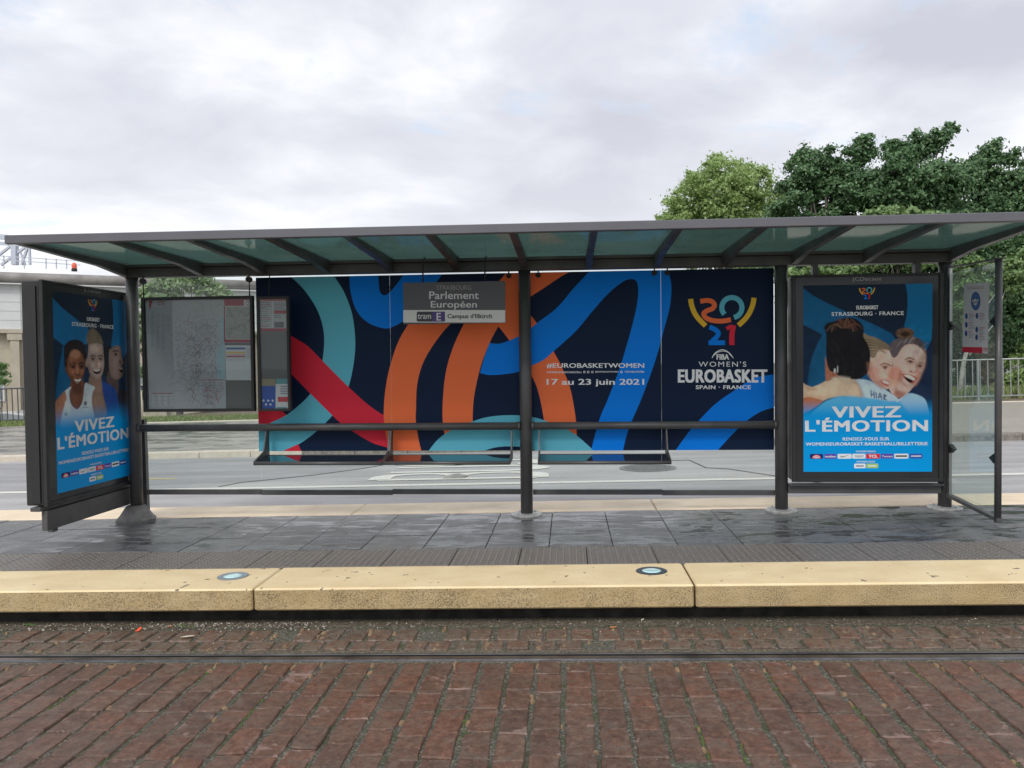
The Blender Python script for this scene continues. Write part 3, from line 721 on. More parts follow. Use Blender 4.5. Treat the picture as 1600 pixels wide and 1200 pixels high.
put_text('#EUROBASKETWOMEN', (854, 567.5, 1006.5, 575.5), v3, WHITE, P3, 14, .022, 1.02)
put_text('WOMENSEUROBASKET.BASKETBALL', (854, 580.2, 909, 583), v3, WHITE, P3, 14, .02)
for cx in (913, 919, 925.5, 971): 
    q = Print(v3); q.strip(arc(cx, 581.3, 1.4, 1.4, 0, 360, 12), .9, WHITE, 14, False); q.obj('symbol', P3)
put_text('@EUROBASKETWOMEN', (930, 579.6, 966, 582.6), v3, WHITE, P3, 14, .02)
put_text('YOUTUBE.COM/FIBA', (976, 579.4, 1006.5, 582.2), v3, WHITE, P3, 14, .02)
put_text('17 au 23 juin 2021', (854, 592, 1006.5, 604), v3, WHITE, P3, 14, .022, 1.0)
def emblem(to3, par, k, ys=YELL, og=ORANGE, tl=TEAL, bl=BLUE, rd=RED):
    q = Print(to3)   # drawn in a 0..1 box
    X = lambda pts: [((x-400)/572, (y-325)/420) for x, y in pts]
    w_ = .075
    ks = [k]
    def q2(pts, ww, mm): ks[0] += .5; q.strip([((x-400)/572, (y-325)/572) for x, y in pts], ww/572, mm, ks[0])
    q2([(421, 358), (430, 410), (452, 470), (485, 520), (546, 582)], 42, ys); q2([(950, 348), (938, 410), (912, 472), (878, 522), (820, 578)], 42, ys)
    q2([(502, 378), (560, 370), (604, 382), (620, 412), (600, 440), (560, 455), (530, 480), (550, 515), (600, 536), (680, 543), (757, 530)], 40, og)
    q2([(765+84*math.cos(math.radians(a)), 430-84*math.sin(math.radians(a))) for a in range(222, -79, -20)], 42, tl)
    q2([(578, 592), (620, 610), (652, 640), (640, 672), (612, 700), (590, 724)], 40, bl); q.rect(170/572, 378/572, 308/572, 418/572, bl, k+6)
    q2([(720, 607), (750, 590), (772, 590)], 32, rd); q2([(778, 577), (765, 660), (765, 742)], 44, rd)
    return q.obj('emblem', par)
def sub(to3, x0, y0, sx, sy): return lambda u, v, k: to3(x0+u*sx, y0+v*sy, k)
emblem(sub(v3, 1075, 461, 107.2, 107.2), P4, 14)
q = Print(v3); q.strip([(1112.5, 559), (1118, 551), (1128.5, 546.5), (1139, 551), (1145.5, 559.5)], 1.3, WHITE, 14); q.strip([(1116, 555), (1121, 550.5), (1129, 548.6), (1137, 550.5), (1142, 556)], 1.0, WHITE, 14); q.obj('symbol', P4)
put_text('FIBA', (1119.5, 553.5, 1139, 562), v3, WHITE, P4, 14, .035)
put_text("WOMEN'S", (1091.5, 564.8, 1166, 573), v3, WHITE, P4, 14, 0., 1.25)
put_text('EUROBASKET', (1059, 577, 1199, 598), v3, WHITE, P4, 14, .045, 1.06)
put_text('SPAIN · FRANCE', (1087, 602, 1173, 608), v3, WHITE, P4, 14, .03, 1.1)

# ------------------------------------------------------------------ perch benches
def bench(x0, x1, label):
    b = empty('perch_bench', ((x0+x1)/2, YP, .5), label=label, cat='bench', group='narrow perch seats hung from the handrail')
    ox, oy, oz = (x0+x1)/2, YP, .5
    T = lambda mb, n, mm: setattr(mb.obj(n, mm, b), 'location', (-ox, -oy, -oz))
    yb, yf, zs = 7.60, 7.27, .535
    for x in (x0, x1):
        v = []
        for dx in (-.006, .006): v += [(x+dx, 7.63, ZR), (x+dx, 7.57, ZR), (x+dx, yf, zs-.02), (x+dx, yf, zs+.01), (x+dx, yf+.03, zs+.03), (x+dx, yb+.03, zs+.02)][:6]
        side = MB().add([(x+dx, y, z) for dx in (-.006, .006) for y, z in ((7.64, ZR), (7.585, ZR), (7.50, zs+.08), (yf-.01, zs+.012), (yf-.01, zs-.02), (7.64, zs-.01))],
                        [(5, 4, 3, 2, 1, 0), (6, 7, 8, 9, 10, 11)]+[(i, (i+1) % 6, 6+(i+1) % 6, 6+i) for i in range(6)])
        T(side, 'side_bracket', STEEL)
    T(MB().add([(x, y, z) for x in (x0+.008, x1-.008) for y, z in ((yf, zs-.012), (yf, zs+.002), (yb, zs+.032), (yb, zs+.018))], [(0, 1, 2, 3), (7, 6, 5, 4), (0, 4, 5, 1), (1, 5, 6, 2), (2, 6, 7, 3), (3, 7, 4, 0)]), 'seat', GLASS_BENCH)
    T(MB().tube([(x0, yf-.008, zs-.006), (x1, yf-.008, zs-.006)], .017, 14), 'front_tube', STEEL)
    T(MB().box(x0+.008, yb+.002, zs+.01, x1-.008, yb+.010, zs+.036), 'back_strip', STEEL)
GLASS_BENCH = mat('dark_gloss_seat', (.02, .024, .03), .07, coat=.5)
bench(-2.90, -1.70, 'leftmost perch bench, in front of the teal and red ribbons')
bench(-1.685, -.535, 'middle perch bench, left of the centre post under the orange ribbons')
bench(-.275, .905, 'perch bench right of the centre post under the white date')

# ------------------------------------------------------------------ hanging sign
sg_ = empty('stop_name_sign', (-1.01, 7.2, 1.97), label='grey and white stop name sign hanging under the shelter roof', cat='sign')
def s3(x, y, k): p = UY(x, y, 7.2); return (p.x+1.01, -.0125-.0003*k, p.z-1.97)
a = UY(630, 442, 7.2); b = UY(790, 504.5, 7.2)
SG1 = pm('sign_grey', (.115, .115, .13), .5); SG2 = pm('sign_white', (.62, .63, .62), .5); SGT = pm('sign_letter_white', (.62, .62, .64)); SGD = pm('sign_letter_dim', (.33, .32, .31))
MB().cbox(a.x+1.01, -.012, b.z-1.97, b.x+1.01, .012, a.z-1.97, .002).obj('board', SG1, sg_)
q = Print(s3); q.rect(630.5, 484.6, 789.6, 504, SG2, 1); qo = q.obj('lower_strip', sg_)
q = Print(s3)
def rrect(x0, y0, x1, y1, r_, n=4):
    o = []
    for cx, cy, a0 in ((x1-r_, y1-r_, 0), (x0+r_, y1-r_, 90), (x0+r_, y0+r_, 180), (x1-r_, y0+r_, 270)):
        o += [(cx+r_*math.cos(math.radians(a0+90*i/n)), cy+r_*math.sin(math.radians(a0+90*i/n))) for i in range(n+1)]
    return o
q.poly(rrect(651.5, 487, 695.5, 502.7, 2.5), pm('tram_grey', (.07, .07, .085)), 3); q.rect(676, 487, 695.7, 502.6, pm('line_purple', (.10, .075, .22)), 4); q.obj('line_badge', sg_)
put_text('STRASBOURG', (683, 446, 736.5, 453), s3, SGD, sg_, 4, 0.)
put_text('Parlement', (671, 455.5, 748.5, 467.5), s3, SGT, sg_, 4, .012)
put_text('Européen', (673.5, 470.5, 745.5, 484), s3, SGT, sg_, 4, .012)
put_text('tram', (653, 491, 674, 498.5), s3, SGT, sg_, 6, .01)
put_text('E', (682.5, 489, 689.5, 501), s3, SGT, sg_, 6, .02)
put_text("Campus d'Illkirch", (699.5, 490.5, 769, 499.5), s3, pm('sign_black', (.02, .02, .025)), sg_, 6, .016)
for x in (a.x+1.01+.18, b.x+1.01-.18):
    MB().tube([(x, 0, a.z-1.97), (x, 0, 2.352-1.97), (x, .12, 2.40-1.97)], .007, 8).obj('hanger', BLACK, sg_)

# ------------------------------------------------------------------ information boards
PAPER = pm('map_paper', (.36, .38, .40), .3); PAPERW = pm('white_paper', (.5, .53, .55), .3); PGREY = pm('grey_backing', (.115, .118, .12), .5)
INKD = pm('ink_dark', (.10, .10, .12)); INKR = pm('ink_red', (.30, .035, .06)); INKL = pm('ink_grey', (.22, .23, .25)); INKP = pm('ink_purple', (.16, .10, .20)); INKB = pm('ink_blue', (.03, .10, .30)); INKC = pm('ink_cyan', (.28, .42, .47)); INKY = pm('ink_yellow', (.55, .42, .10)); INKT = pm('ink_teal', (.10, .28, .30))
GPB = glassmat('board_glass', (.93, .95, .95), dust=.02)
def board(name, tl, br, Y, label, fw_=.028):
    A = UY(*tl, Y); B = UY(*br, Y); ox, oz = (A.x+B.x)/2, (A.z+B.z)/2
    e = empty(name, (ox, Y, oz), label=label, cat='notice board')
    x0, x1, z0, z1 = A.x-ox, B.x-ox, B.z-oz, A.z-oz
    MB().box(x0+.005, .004, z0+.005, x1-.005, .035, z1-.005).obj('back_panel', STEEL, e)
    for q_ in ((x0, z0, x0+fw_, z1), (x1-fw_, z0, x1, z1), (x0+fw_, z1-fw_, x1-fw_, z1), (x0+fw_, z0, x1-fw_, z0+fw_)):
        MB().cbox(q_[0], -.02, q_[1], q_[2], .03, q_[3], .002).obj('frame_bar', BLACK if name != 'x' else STEEL, e)
    to3 = lambda x, y, k: (lambda p: (p.x-ox, .003-.0003*k, p.z-oz))(UY(x, y, Y))
    MB().box(x0+fw_, -.012, z0+fw_, x1-fw_, -.008, z1-fw_).obj('glass_cover', GPB, e)
    return e, to3, (x0, x1, z0, z1)
ib, b3, bb = board('network_map_board', (221.5, 465), (399, 642.5), 7.45, 'large square map board with grey network map hanging left of the printed glass')
q = Print(b3)
q.poly([(227, 468.5), (351, 468), (353, 639.5), (233, 640)], PAPER, 1); q.poly([(351, 468), (394, 467.8), (397, 595), (353, 595)], PAPERW, 1); q.poly([(353, 594), (397, 594), (397, 640), (353, 639.5)], PGREY, 2)
q.poly([(232, 470), (238, 470), (234, 485)], INKR, 3)
q.poly([(349, 467.5), (394, 467.5), (394, 478), (351, 478)], INKR, 2); q.rect(381, 469, 394, 477.5, PAPERW, 3)
q.rect(349.6, 478, 351.4, 534, INKR, 3); q.rect(351, 530.5, 395, 535, INKR, 3); q.rect(351, 535.2, 395, 539.5, PGREY, 3)
q.poly([(352, 479), (394, 479), (395, 530), (352, 530)], pm('small_map', (.30, .31, .30)), 3)
q.rect(353.5, 543, 383, 546, INKB, 3); q.rect(353.5, 549.5, 383, 552, INKY, 3); q.rect(353.5, 556, 383, 558, INKR, 3); q.rect(353.5, 552.6, 383, 555.6, pm('pink', (.5, .36, .36)), 3)
for i in range(12): q.rect(354+i*2.5, 559, 354.5+i*2.5, 564, INKL, 3)
q.rect(384, 543, 395, 561, pm('pale_table', (.42, .44, .45)), 3)
q.rect(314.5, 593, 351, 594, INKR, 4); q.rect(315, 594, 352, 635, pm('inset_map', (.33, .36, .39)), 3)
q.rect(238, 614, 269, 615, INKR, 3); q.rect(238, 615.5, 269, 634, pm('key_box', (.42, .43, .44)), 3)
for i in range(8):
    for j in range(3): q.rect(241+j*10, 617+i*2.1, 241+j*10+random.uniform(4, 8), 617.7+i*2.1, INKL, 4)
for j in range(4):
    for i in range(30 if j < 3 else 14): q.rect(236+j*8.2, 487+i*1.9+j*2, 236+j*8.2+random.uniform(3, 6.5), 487.6+i*1.9+j*2, INKL, 3)
q.poly([(342, 500), (350, 490), (351, 592), (340, 600), (337, 560), (344, 530)], INKC, 2)
rr = random.Random(5)
def wander(cx, cy, a, n, st, w_, mm, box):
    p = [(cx, cy)]
    for i in range(n):
        a += rr.gauss(0, .5); cx += st*math.cos(a); cy += st*math.sin(a)
        if not (box[0] < cx < box[2] and box[1] < cy < box[3]): break
        p.append((cx, cy))
    if len(p) > 2: q.strip(p, w_, mm, rr.choice([4, 5, 6]), False)
bx = (262, 474, 349, 638)
for i in range(150): wander(rr.gauss(312, 17), rr.gauss(555, 40), rr.random()*6.3, rr.randint(6, 22), 2.3, rr.choice([.22, .3, .42]), rr.choice([INKD, INKD, INKL, INKP, INKR]), bx)
for i in range(46): wander(rr.uniform(354, 392), rr.uniform(482, 527), rr.random()*6.3, 10, 1.8, .35, rr.choice([INKD, INKL, INKD]), (353, 480, 394, 529))
for i in range(34): wander(rr.gauss(328, 8), rr.gauss(608, 7), rr.gauss(.5, 1.2), 14, 1.7, .4, rr.choice([INKD, INKR, INKL]), (316, 596, 351, 634))
for i in range(900): 
    x, y = rr.gauss(310, 24), rr.gauss(560, 45)
    if 240 < x < 346 and 476 < y < 634: q.rect(x, y, x+rr.uniform(.6, 2.6), y+.5, rr.choice([INKD, INKL, INKL]), 5)
for i in range(3): q.strip([(305+i*4, 570), (307+i*3, 585-i), (306+i*3, 600)], .5, INKD, 6)
q.obj('map_sheet', ib)
put_text('CTS', (247, 471, 257, 476.5), b3, INKR, ib, 5, .02); put_text('CTS', (383.5, 470.5, 392, 476.5), b3, INKR, ib, 5, .02)
def hang(e, pts, Y, ez):
    for (x, y) in pts:
        t_ = UY(x, y, Y); l = t_.x-e.location.x
        MB().tube([(l, .01, 2.30-e.location.z), (l, .01, ez)], .0055, 8).obj('hanger_rod', BLACK, e)
        MB().tube([(l-.002, -.012, 2.245-e.location.z), (l-.002, .03, 2.245-e.location.z)], .027, 18).obj('hanger_knob', BLACK, e)
hang(ib, [(223, 450), (389, 450)], 7.45, bb[3])
nb_, n3, nbb = board('timetable_board', (402, 463.5), (455, 642), 7.40, 'narrow timetable board with blue leaflet hanging right of the map board', .024)
q = Print(n3)
q.poly([(404.5, 466.5), (448, 466.5), (451, 640), (407, 640)], PGREY, 1)
q.rect(405, 467, 448, 517, PAPER, 2); q.rect(405, 466.6, 448, 470, INKR, 3); q.rect(405.5, 513, 447, 517, INKR, 3)
for i in range(14): q.rect(406, 472+i*2.9, 406+rr.uniform(12, 19), 473+i*2.9, rr.choice([INKL, INKL, INKD, INKR]), 3)
for i in range(10): q.rect(428, 472+i*2.6, 428+rr.uniform(10, 19), 472.9+i*2.6, rr.choice([INKL, INKD]), 3)
q.rect(428, 485, 447, 490, INKR, 4); q.rect(428.5, 503, 443.5, 512, INKD, 4); q.rect(425.5, 470, 426.5, 512, PAPERW, 4)
q.rect(407.5, 592, 430, 603, pm('ochre_paper', (.25, .22, .15)), 2); q.rect(408.5, 603, 430, 639, pm('leaflet_blue', (.02, .075, .33)), 2)
for i, (x, y) in enumerate(((411.5, 626), (419, 626), (426, 626), (415.5, 632), (422.5, 632))): q.disc(x, y, 1.7, 1.7, PAPERW, 4)
q.rect(431, 592, 450, 600, INKT, 2); q.rect(430.5, 600, 451, 639, PAPERW, 2); q.rect(434, 620, 451, 628, pm('leaflet_red', (.45, .05, .06)), 4)
for i in range(4): q.rect(438, 603+i*3.6, 449, 605+i*3.6, INKL, 3)
q.rect(432, 636, 448, 638, INKT, 4)
q.obj('leaflets', nb_)
l = (404.0)
t_ = UY(418, 450, 7.40); lx = t_.x-nb_.location.x
MB().tube([(lx, .06, 2.30-nb_.location.z), (lx, .03, nbb[3]-.01)], .005, 8).obj('hanger_rod', BLACK, nb_)

# ------------------------------------------------------------------ poster painter (numpy, per-vertex colour of a flat sheet)
GW, GH = 250, 362
def s2l(c): c = np.asarray(c, float)/255; return np.where(c <= .04045, c/12.92, ((c+.055)/1.055)**2.4)
class Canvas:
    def __init__(s):
        s.x, s.y = np.meshgrid((np.arange(GW)+.5)/GW, (np.arange(GH)+.5)/GH); s.c = np.zeros((GH, GW, 3)); s.asp = 1.16/1.71
    def sd(s, P):
        P = np.asarray(P, float)*np.array([1.16, 1.71]); X = s.x*1.16; Y = s.y*1.71
        x0, y0 = P.min(0)-.05; x1, y1 = P.max(0)+.05
        i0, i1 = max(0, int(y0/1.71*GH)), min(GH, int(y1/1.71*GH)+1); j0, j1 = max(0, int(x0/1.16*GW)), min(GW, int(x1/1.16*GW)+1)
        if i0 >= i1 or j0 >= j1: return None
        X = X[i0:i1, j0:j1]; Y = Y[i0:i1, j0:j1]; d = np.full(X.shape, 9.); ins = np.zeros(X.shape, bool)
        for a, b in zip(P, np.roll(P, -1, 0)):
            e = b-a; w = np.stack([X-a[0], Y-a[1]], -1); t = np.clip((w@e)/max(1e-12, e@e), 0, 1)
            d = np.minimum(d, np.hypot(w[..., 0]-t*e[0], w[..., 1]-t*e[1]))
            c = ((a[1] <= Y) != (b[1] <= Y)); xi = a[0]+(Y-a[1])/(b[1]-a[1]+1e-12)*(b[0]-a[0]); ins ^= c & (X < xi)
        return np.where(ins, d, -d), (i0, i1, j0, j1)
    def fill(s, P, col, soft=.004, alpha=1., shade=None, smooth=True):
        if smooth: P = crom(list(P)+[P[0]], 4)[:-1]
        r = s.sd(P)
        if r is None: return
        d, (i0, i1, j0, j1) = r; a = np.clip(d/soft+.5, 0, 1)*alpha
        c = s2l(col)*np.ones(d.shape+(3,))
        if shade is not None:   # rounded form drawn by the printed photo: darker rim
            c = c*(1-shade*np.exp(-np.maximum(d, 0)/.03))[..., None]
        s.c[i0:i1, j0:j1] = s.c[i0:i1, j0:j1]*(1-a[..., None])+c*a[..., None]
    def dot(s, cx, cy, rx, ry, col, alpha=1., rot=0., soft=1.2):
        X = (s.x-cx)*1.16; Y = (s.y-cy)*1.71; c, n = math.cos(rot), math.sin(rot)
        u = (X*c+Y*n)/rx; v = (-X*n+Y*c)/ry; a = (alpha*np.clip((1-np.sqrt(u*u+v*v))*soft*2, 0, 1))[..., None]
        s.c[:] = s.c*(1-a)+s2l(col)*a
    def line(s, P, w, col, alpha=1., soft=.003):
        v, f = stroke([(p[0]*1.16, p[1]*1.71) for p in P], w); n = len(v)//2
        s.fill([(p[0]/1.16, p[1]/1.71) for p in v[:n]+v[n:][::-1]], col, soft, alpha, smooth=False)
def poster_mesh(cv, to3, par, m_):
    g = np.random.default_rng(3); c = cv.c
    for sc, am in ((9, .10), (26, .10), (70, .06)):
        lo = g.normal(size=(sc, sc)); yi = np.linspace(0, sc-1.001, GH); xi = np.linspace(0, sc-1.001, GW)
        y0 = yi.astype(int); x0 = xi.astype(int); fy = (yi-y0)[:, None]; fx = (xi-x0)[None]
        n_ = (lo[y0][:, x0]*(1-fy)*(1-fx)+lo[y0+1][:, x0]*fy*(1-fx)+lo[y0][:, x0+1]*(1-fy)*fx+lo[y0+1][:, x0+1]*fy*fx)
        w_ = np.clip(1-(cv.y-.55)/.1, 0, 1)*np.clip((cv.y-.17)/.05, 0, 1); c = c*(1+am*n_*w_)[..., None]
    p_ = np.pad(c, ((1, 1), (1, 1), (0, 0)), 'edge'); c = (p_[:-2, 1:-1]+p_[2:, 1:-1]+p_[1:-1, :-2]+p_[1:-1, 2:]+4*c)/8
    gx = np.linspace(0, 1, GW); gy = np.linspace(0, 1, GH)
    v = [to3(x, y, 0) for y in gy for x in gx]
    idx = np.arange(GW*GH).reshape(GH, GW); f = np.stack([idx[:-1, :-1], idx[1:, :-1], idx[1:, 1:], idx[:-1, 1:]], -1).reshape(-1, 4)
    me = bpy.data.meshes.new('poster_sheet'); me.from_pydata(v, [], f.tolist())
    at = me.color_attributes.new('print', 'FLOAT_COLOR', 'POINT')
    at.data.foreach_set('color', np.concatenate([np.clip(c, 0, .85), np.ones((GH, GW, 1))], -1).reshape(-1).astype(np.float32))
    me.materials.append(m_); o = link(bpy.data.objects.new('poster_sheet', me)); o.parent = par; return o
def b_post(t, p, c):
    a = t.nodes.new('ShaderNodeAttribute'); a.attribute_name = 'print'; t.links.new(a.outputs['Color'], p.inputs['Base Color'])
    p.inputs['Roughness'].default_value = .45; p.inputs['Specular IOR Level'].default_value = .12
POSTER = mat('printed_poster', build=b_post)
PB = (0, 158, 232)
def backdrop(cv):
    cv.c[:] = s2l((26, 44, 66)); 
    cv.c[:] = cv.c*(1-.0*cv.y[..., None])
    g = np.clip((cv.y-.18)/.5, 0, 1)[..., None]; cv.c[:] = cv.c*(1-g)+s2l((24, 62, 98))*g
def fade(cv, a=.58, b=.72):
    g = np.clip((cv.y-a)/(b-a), 0, 1)[..., None]; g = g*g*(3-2*g); cv.c[:] = cv.c*(1-g)+s2l(PB)*g
def skin_tone(c, k=1.): return tuple(min(255, v*k) for v in c)

# right poster picture -------------------------------------------------
cr = Canvas(); backdrop(cr)
Z = lambda L_: [((x/6-5)/202, (y/6-6)/291) for x, y in L_]
BR = (22, 112, 166)
cr.fill(Z([(20, 50), (120, 130), (250, 200), (420, 280), (560, 350), (700, 410), (860, 495), (900, 560), (840, 640), (500, 640), (200, 490), (20, 395)]), BR, smooth=False, alpha=.75)
cr.fill(Z([(210, 500), (140, 640), (95, 780), (75, 900), (70, 1000), (300, 1050), (700, 1000), (900, 700), (700, 480)]), (24, 104, 150), smooth=False, alpha=.8)
cr.fill(Z([(985, 20), (1008, 130), (1010, 230), (1000, 350), (975, 430), (1180, 660), (1230, 560), (1250, 300), (1250, 20)]), (26, 128, 184), smooth=False, alpha=.8)
cr.fill(Z([(1230, 600), (1190, 680), (1150, 900), (1040, 1010), (1260, 1100), (1260, 560)]), (34, 52, 82), soft=.02)
# far left arms
cr.fill(Z([(110, 985), (180, 962), (280, 910), (370, 890), (480, 905), (560, 935), (600, 1085), (400, 1075), (250, 1100), (150, 1160), (10, 1200), (10, 955), (60, 965)]), (240, 212, 180), shade=.2)
cr.fill(Z([(10, 1095), (80, 1075), (170, 1095), (215, 1115), (150, 1170), (10, 1230)]), (196, 122, 78), soft=.012)
cr.line(Z([(60, 990), (110, 1010), (170, 1000)]), .008, (226, 150, 96), .7)
# neck and ear of the first player
cr.fill(Z([(238, 690), (262, 770), (300, 800), (380, 830), (400, 900), (330, 900), (250, 930), (240, 830)]), (206, 134, 104), shade=.25)
# middle player
cr.fill(Z([(600, 700), (700, 640), (850, 630), (890, 700), (868, 780), (888, 850), (858, 915), (838, 1005), (770, 1000), (700, 955), (640, 870), (610, 800)]), (242, 204, 184), shade=.18)
cr.dot(*Z([(700, 860)])[0], .07, .07, (236, 150, 128), .5); cr.dot(*Z([(860, 700)])[0], .06, .05, (250, 222, 208), .6)
cr.fill(Z([(550, 560), (600, 490), (640, 510), (720, 535), (820, 590), (860, 650), (790, 640), (740, 650), (700, 720), (650, 700), (590, 640)]), (150, 132, 108))
for i in range(9): cr.line(Z([(585+i*5, 540+i*14), (680+i*9, 560+i*12), (740+i*9, 600+i*10)]), .006, [(88, 74, 60), (190, 168, 134)][i % 2], .7)
cr.line(Z([(755, 790), (790, 772), (830, 780), (858, 800)]), .010, (110, 72, 56), .9); cr.line(Z([(772, 806), (800, 796), (828, 804)]), .008, (70, 44, 40))
cr.line(Z([(870, 800), (862, 850), (875, 880), (850, 905)]), .008, (214, 140, 118), .9); cr.dot(*Z([(845, 880)])[0], .02, .02, (238, 160, 140), .8)
cr.fill(Z([(755, 925), (790, 922), (845, 940), (838, 985), (800, 978), (768, 955)]), (214, 112, 100)); cr.fill(Z([(768, 932), (800, 930), (836, 948), (828, 966), (795, 955)]), (250, 236, 226))
# first player's hair, seen from behind
cr.fill(Z([(228, 430), (255, 392), (340, 372), (400, 352), (490, 345), (560, 378), (600, 440), (598, 520), (625, 570), (655, 640), (662, 730), (645, 840), (600, 890), (540, 918), (450, 905), (370, 885), (340, 850), (290, 840), (258, 770), (248, 640), (250, 510)]), (30, 30, 34))
rr = random.Random(9)
for i in range(46):
    a = rr.uniform(-2.9, -.2); cx, cy = 420, 450; l = rr.uniform(90, 185)
    ex, ey = cx+l*math.cos(a), cy+abs(l*math.sin(a))*-.55
    cr.line(Z([(cx+30*math.cos(a), cy-10), (ex*.6+cx*.4, ey-18), (ex, ey+rr.uniform(0, 60))]), .006, rr.choice([(120, 74, 60), (62, 44, 42), (150, 112, 88), (42, 36, 38)]), .75)
for i in range(60):
    x, y = rr.uniform(270, 640), rr.uniform(540, 860); cr.line(Z([(x, y), (x+rr.uniform(5, 25), y+30), (x+rr.uniform(0, 35), y+60)]), .005, rr.choice([(48, 48, 52), (20, 20, 24), (60, 54, 56)]), .6)
cr.fill(Z([(318, 850), (322, 820), (335, 815), (338, 850)]), (225, 225, 225)); cr.fill(Z([(350, 850), (352, 795), (360, 795), (360, 850)]), (215, 215, 215))
# right player
cr.fill(Z([(845, 700), (900, 650), (970, 605), (1060, 580), (1150, 610), (1178, 690), (1172, 780), (1130, 900), (1070, 985), (1015, 1045), (930, 1090), (870, 1060), (835, 1000), (840, 940), (868, 860), (872, 770)]), (240, 206, 190), shade=.16)
cr.dot(*Z([(900, 880)])[0], .085, .10, (228, 138, 112), .65); cr.dot(*Z([(1110, 880)])[0], .03, .06, (232, 150, 124), .6); cr.dot(*Z([(1080, 670)])[0], .09, .07, (250, 224, 212), .7); cr.dot(*Z([(930, 1060)])[0], .06, .045, (190, 116, 100), .7)
cr.dot(*Z([(880, 960)])[0], .05, .05, (236, 190, 160), .6)
cr.fill(Z([(832, 612), (870, 570), (940, 535), (1040, 520), (1120, 550), (1165, 610), (1178, 690), (1140, 640), (1080, 600), (1000, 600), (950, 640), (915, 700), (880, 720), (850, 680)]), (112, 100, 104))
for i in range(40):
    x = 850+i*8; y = 640-130*math.sin(min(3.0, max(.2, (x-820)/370*3.0)))*.75; cr.line(Z([(x, y+rr.uniform(30, 60)), (x+20, y+10), (x+45, y-10)]), .006, rr.choice([(52, 46, 50), (170, 156, 158), (86, 74, 76)]), .6)
cr.dot(*Z([(985, 495)])[0], .088, .055, (118, 90, 70), 1, 0, 3); cr.dot(*Z([(990, 505)])[0], .055, .03, (52, 38, 32), .9)
for i in range(14): a = i*.45; cr.line(Z([(985+60*math.cos(a), 492+30*math.sin(a)), (985+82*math.cos(a+.3), 492+46*math.sin(a+.3))]), .008, rr.choice([(158, 124, 96), (90, 66, 52)]), .8)
cr.line(Z([(985, 740), (1030, 722), (1075, 742)]), .011, (120, 74, 62), .9); cr.line(Z([(1002, 757), (1034, 749), (1060, 763)]), .009, (70, 44, 40))
cr.line(Z([(1112, 775), (1135, 768), (1162, 782)]), .010, (120, 74, 62), .9); cr.line(Z([(1106, 796), (1128, 788), (1150, 803)]), .009, (70, 44, 40))
cr.line(Z([(1090, 780), (1100, 820), (1075, 860), (1035, 845)]), .010, (214, 140, 118), .8); cr.dot(*Z([(1040, 850)])[0], .014, .01, (170, 90, 76), .8)
cr.fill(Z([(955, 872), (1010, 872), (1095, 905), (1088, 940), (1055, 962), (1010, 940), (975, 905)]), (206, 96, 86)); cr.fill(Z([(972, 882), (1020, 880), (1076, 910), (1070, 935), (1020, 912)]), (252, 242, 228))
cr.fill(Z([(975, 895), (1020, 913), (1060, 936), (1035, 952), (1000, 930)]), (48, 22, 26))
# jerseys
cr.fill(Z([(515, 925), (560, 915), (650, 930), (740, 975), (840, 1040), (930, 1110), (960, 1200), (600, 1200), (585, 1060), (555, 980)]), (206, 228, 244), soft=.006)
cr.fill(Z([(930, 1110), (1000, 1060), (1040, 1050), (1110, 1068), (1170, 1105), (1198, 1180), (1190, 1290), (900, 1290)]), (170, 212, 240), soft=.006)
cr.fill(Z([(160, 1180), (260, 1110), (400, 1072), (600, 1085), (820, 1120), (960, 1150), (1000, 1400), (60, 1400)]), (96, 190, 236), soft=.02)
cr.line(Z([(905, 1130), (960, 1090), (1010, 1050)]), .012, (226, 240, 250), .8)
for a_, b_, w_ in ((Z([(655, 760), (670, 860), (720, 950), (790, 1000)]), (196, 132, 112), .05), (Z([(950, 850), (940, 900), (965, 950), (1000, 985)]), (206, 130, 108), .02), (Z([(1100, 890), (1112, 930), (1085, 975)]), (196, 120, 100), .02), (Z([(1160, 640), (1168, 720), (1160, 800), (1120, 900), (1060, 980)]), (206, 158, 140), .03),
                   (Z([(740, 900), (752, 940), (775, 975)]), (206, 130, 112), .016), (Z([(890, 1000), (940, 1070), (1000, 1050)]), (170, 104, 90), .035), (Z([(520, 930), (560, 990), (590, 1080)]), (178, 128, 96), .03), (Z([(300, 915), (380, 900), (470, 915)]), (252, 236, 214), .03), (Z([(40, 1060), (150, 1075), (250, 1090)]), (206, 164, 128), .03)): cr.line(a_, w_, b_, .5, soft=.025)
for x, y in ((800, 805), (1032, 760), (1128, 800)): cr.dot(*Z([(x, y)])[0], .05, .035, (196, 140, 122), .45)
for x, y in ((800, 812), (1036, 760), (1126, 802)): cr.dot(*Z([(x, y)])[0], .016, .012, (40, 26, 28), .9)
for P_ in ([(668, 1020), (675, 1085)], [(694, 1030), (702, 1095)], [(670, 1055), (700, 1062)], [(715, 1040), (722, 1096)], [(740, 1100), (752, 1046), (772, 1108)], [(744, 1080), (766, 1084)], [(790, 1060), (790, 1112)], [(790, 1062), (812, 1072), (792, 1088), (816, 1116)]): cr.line(Z(P_), .010, (46, 72, 112), .9)
fade(cr, .60, .71)
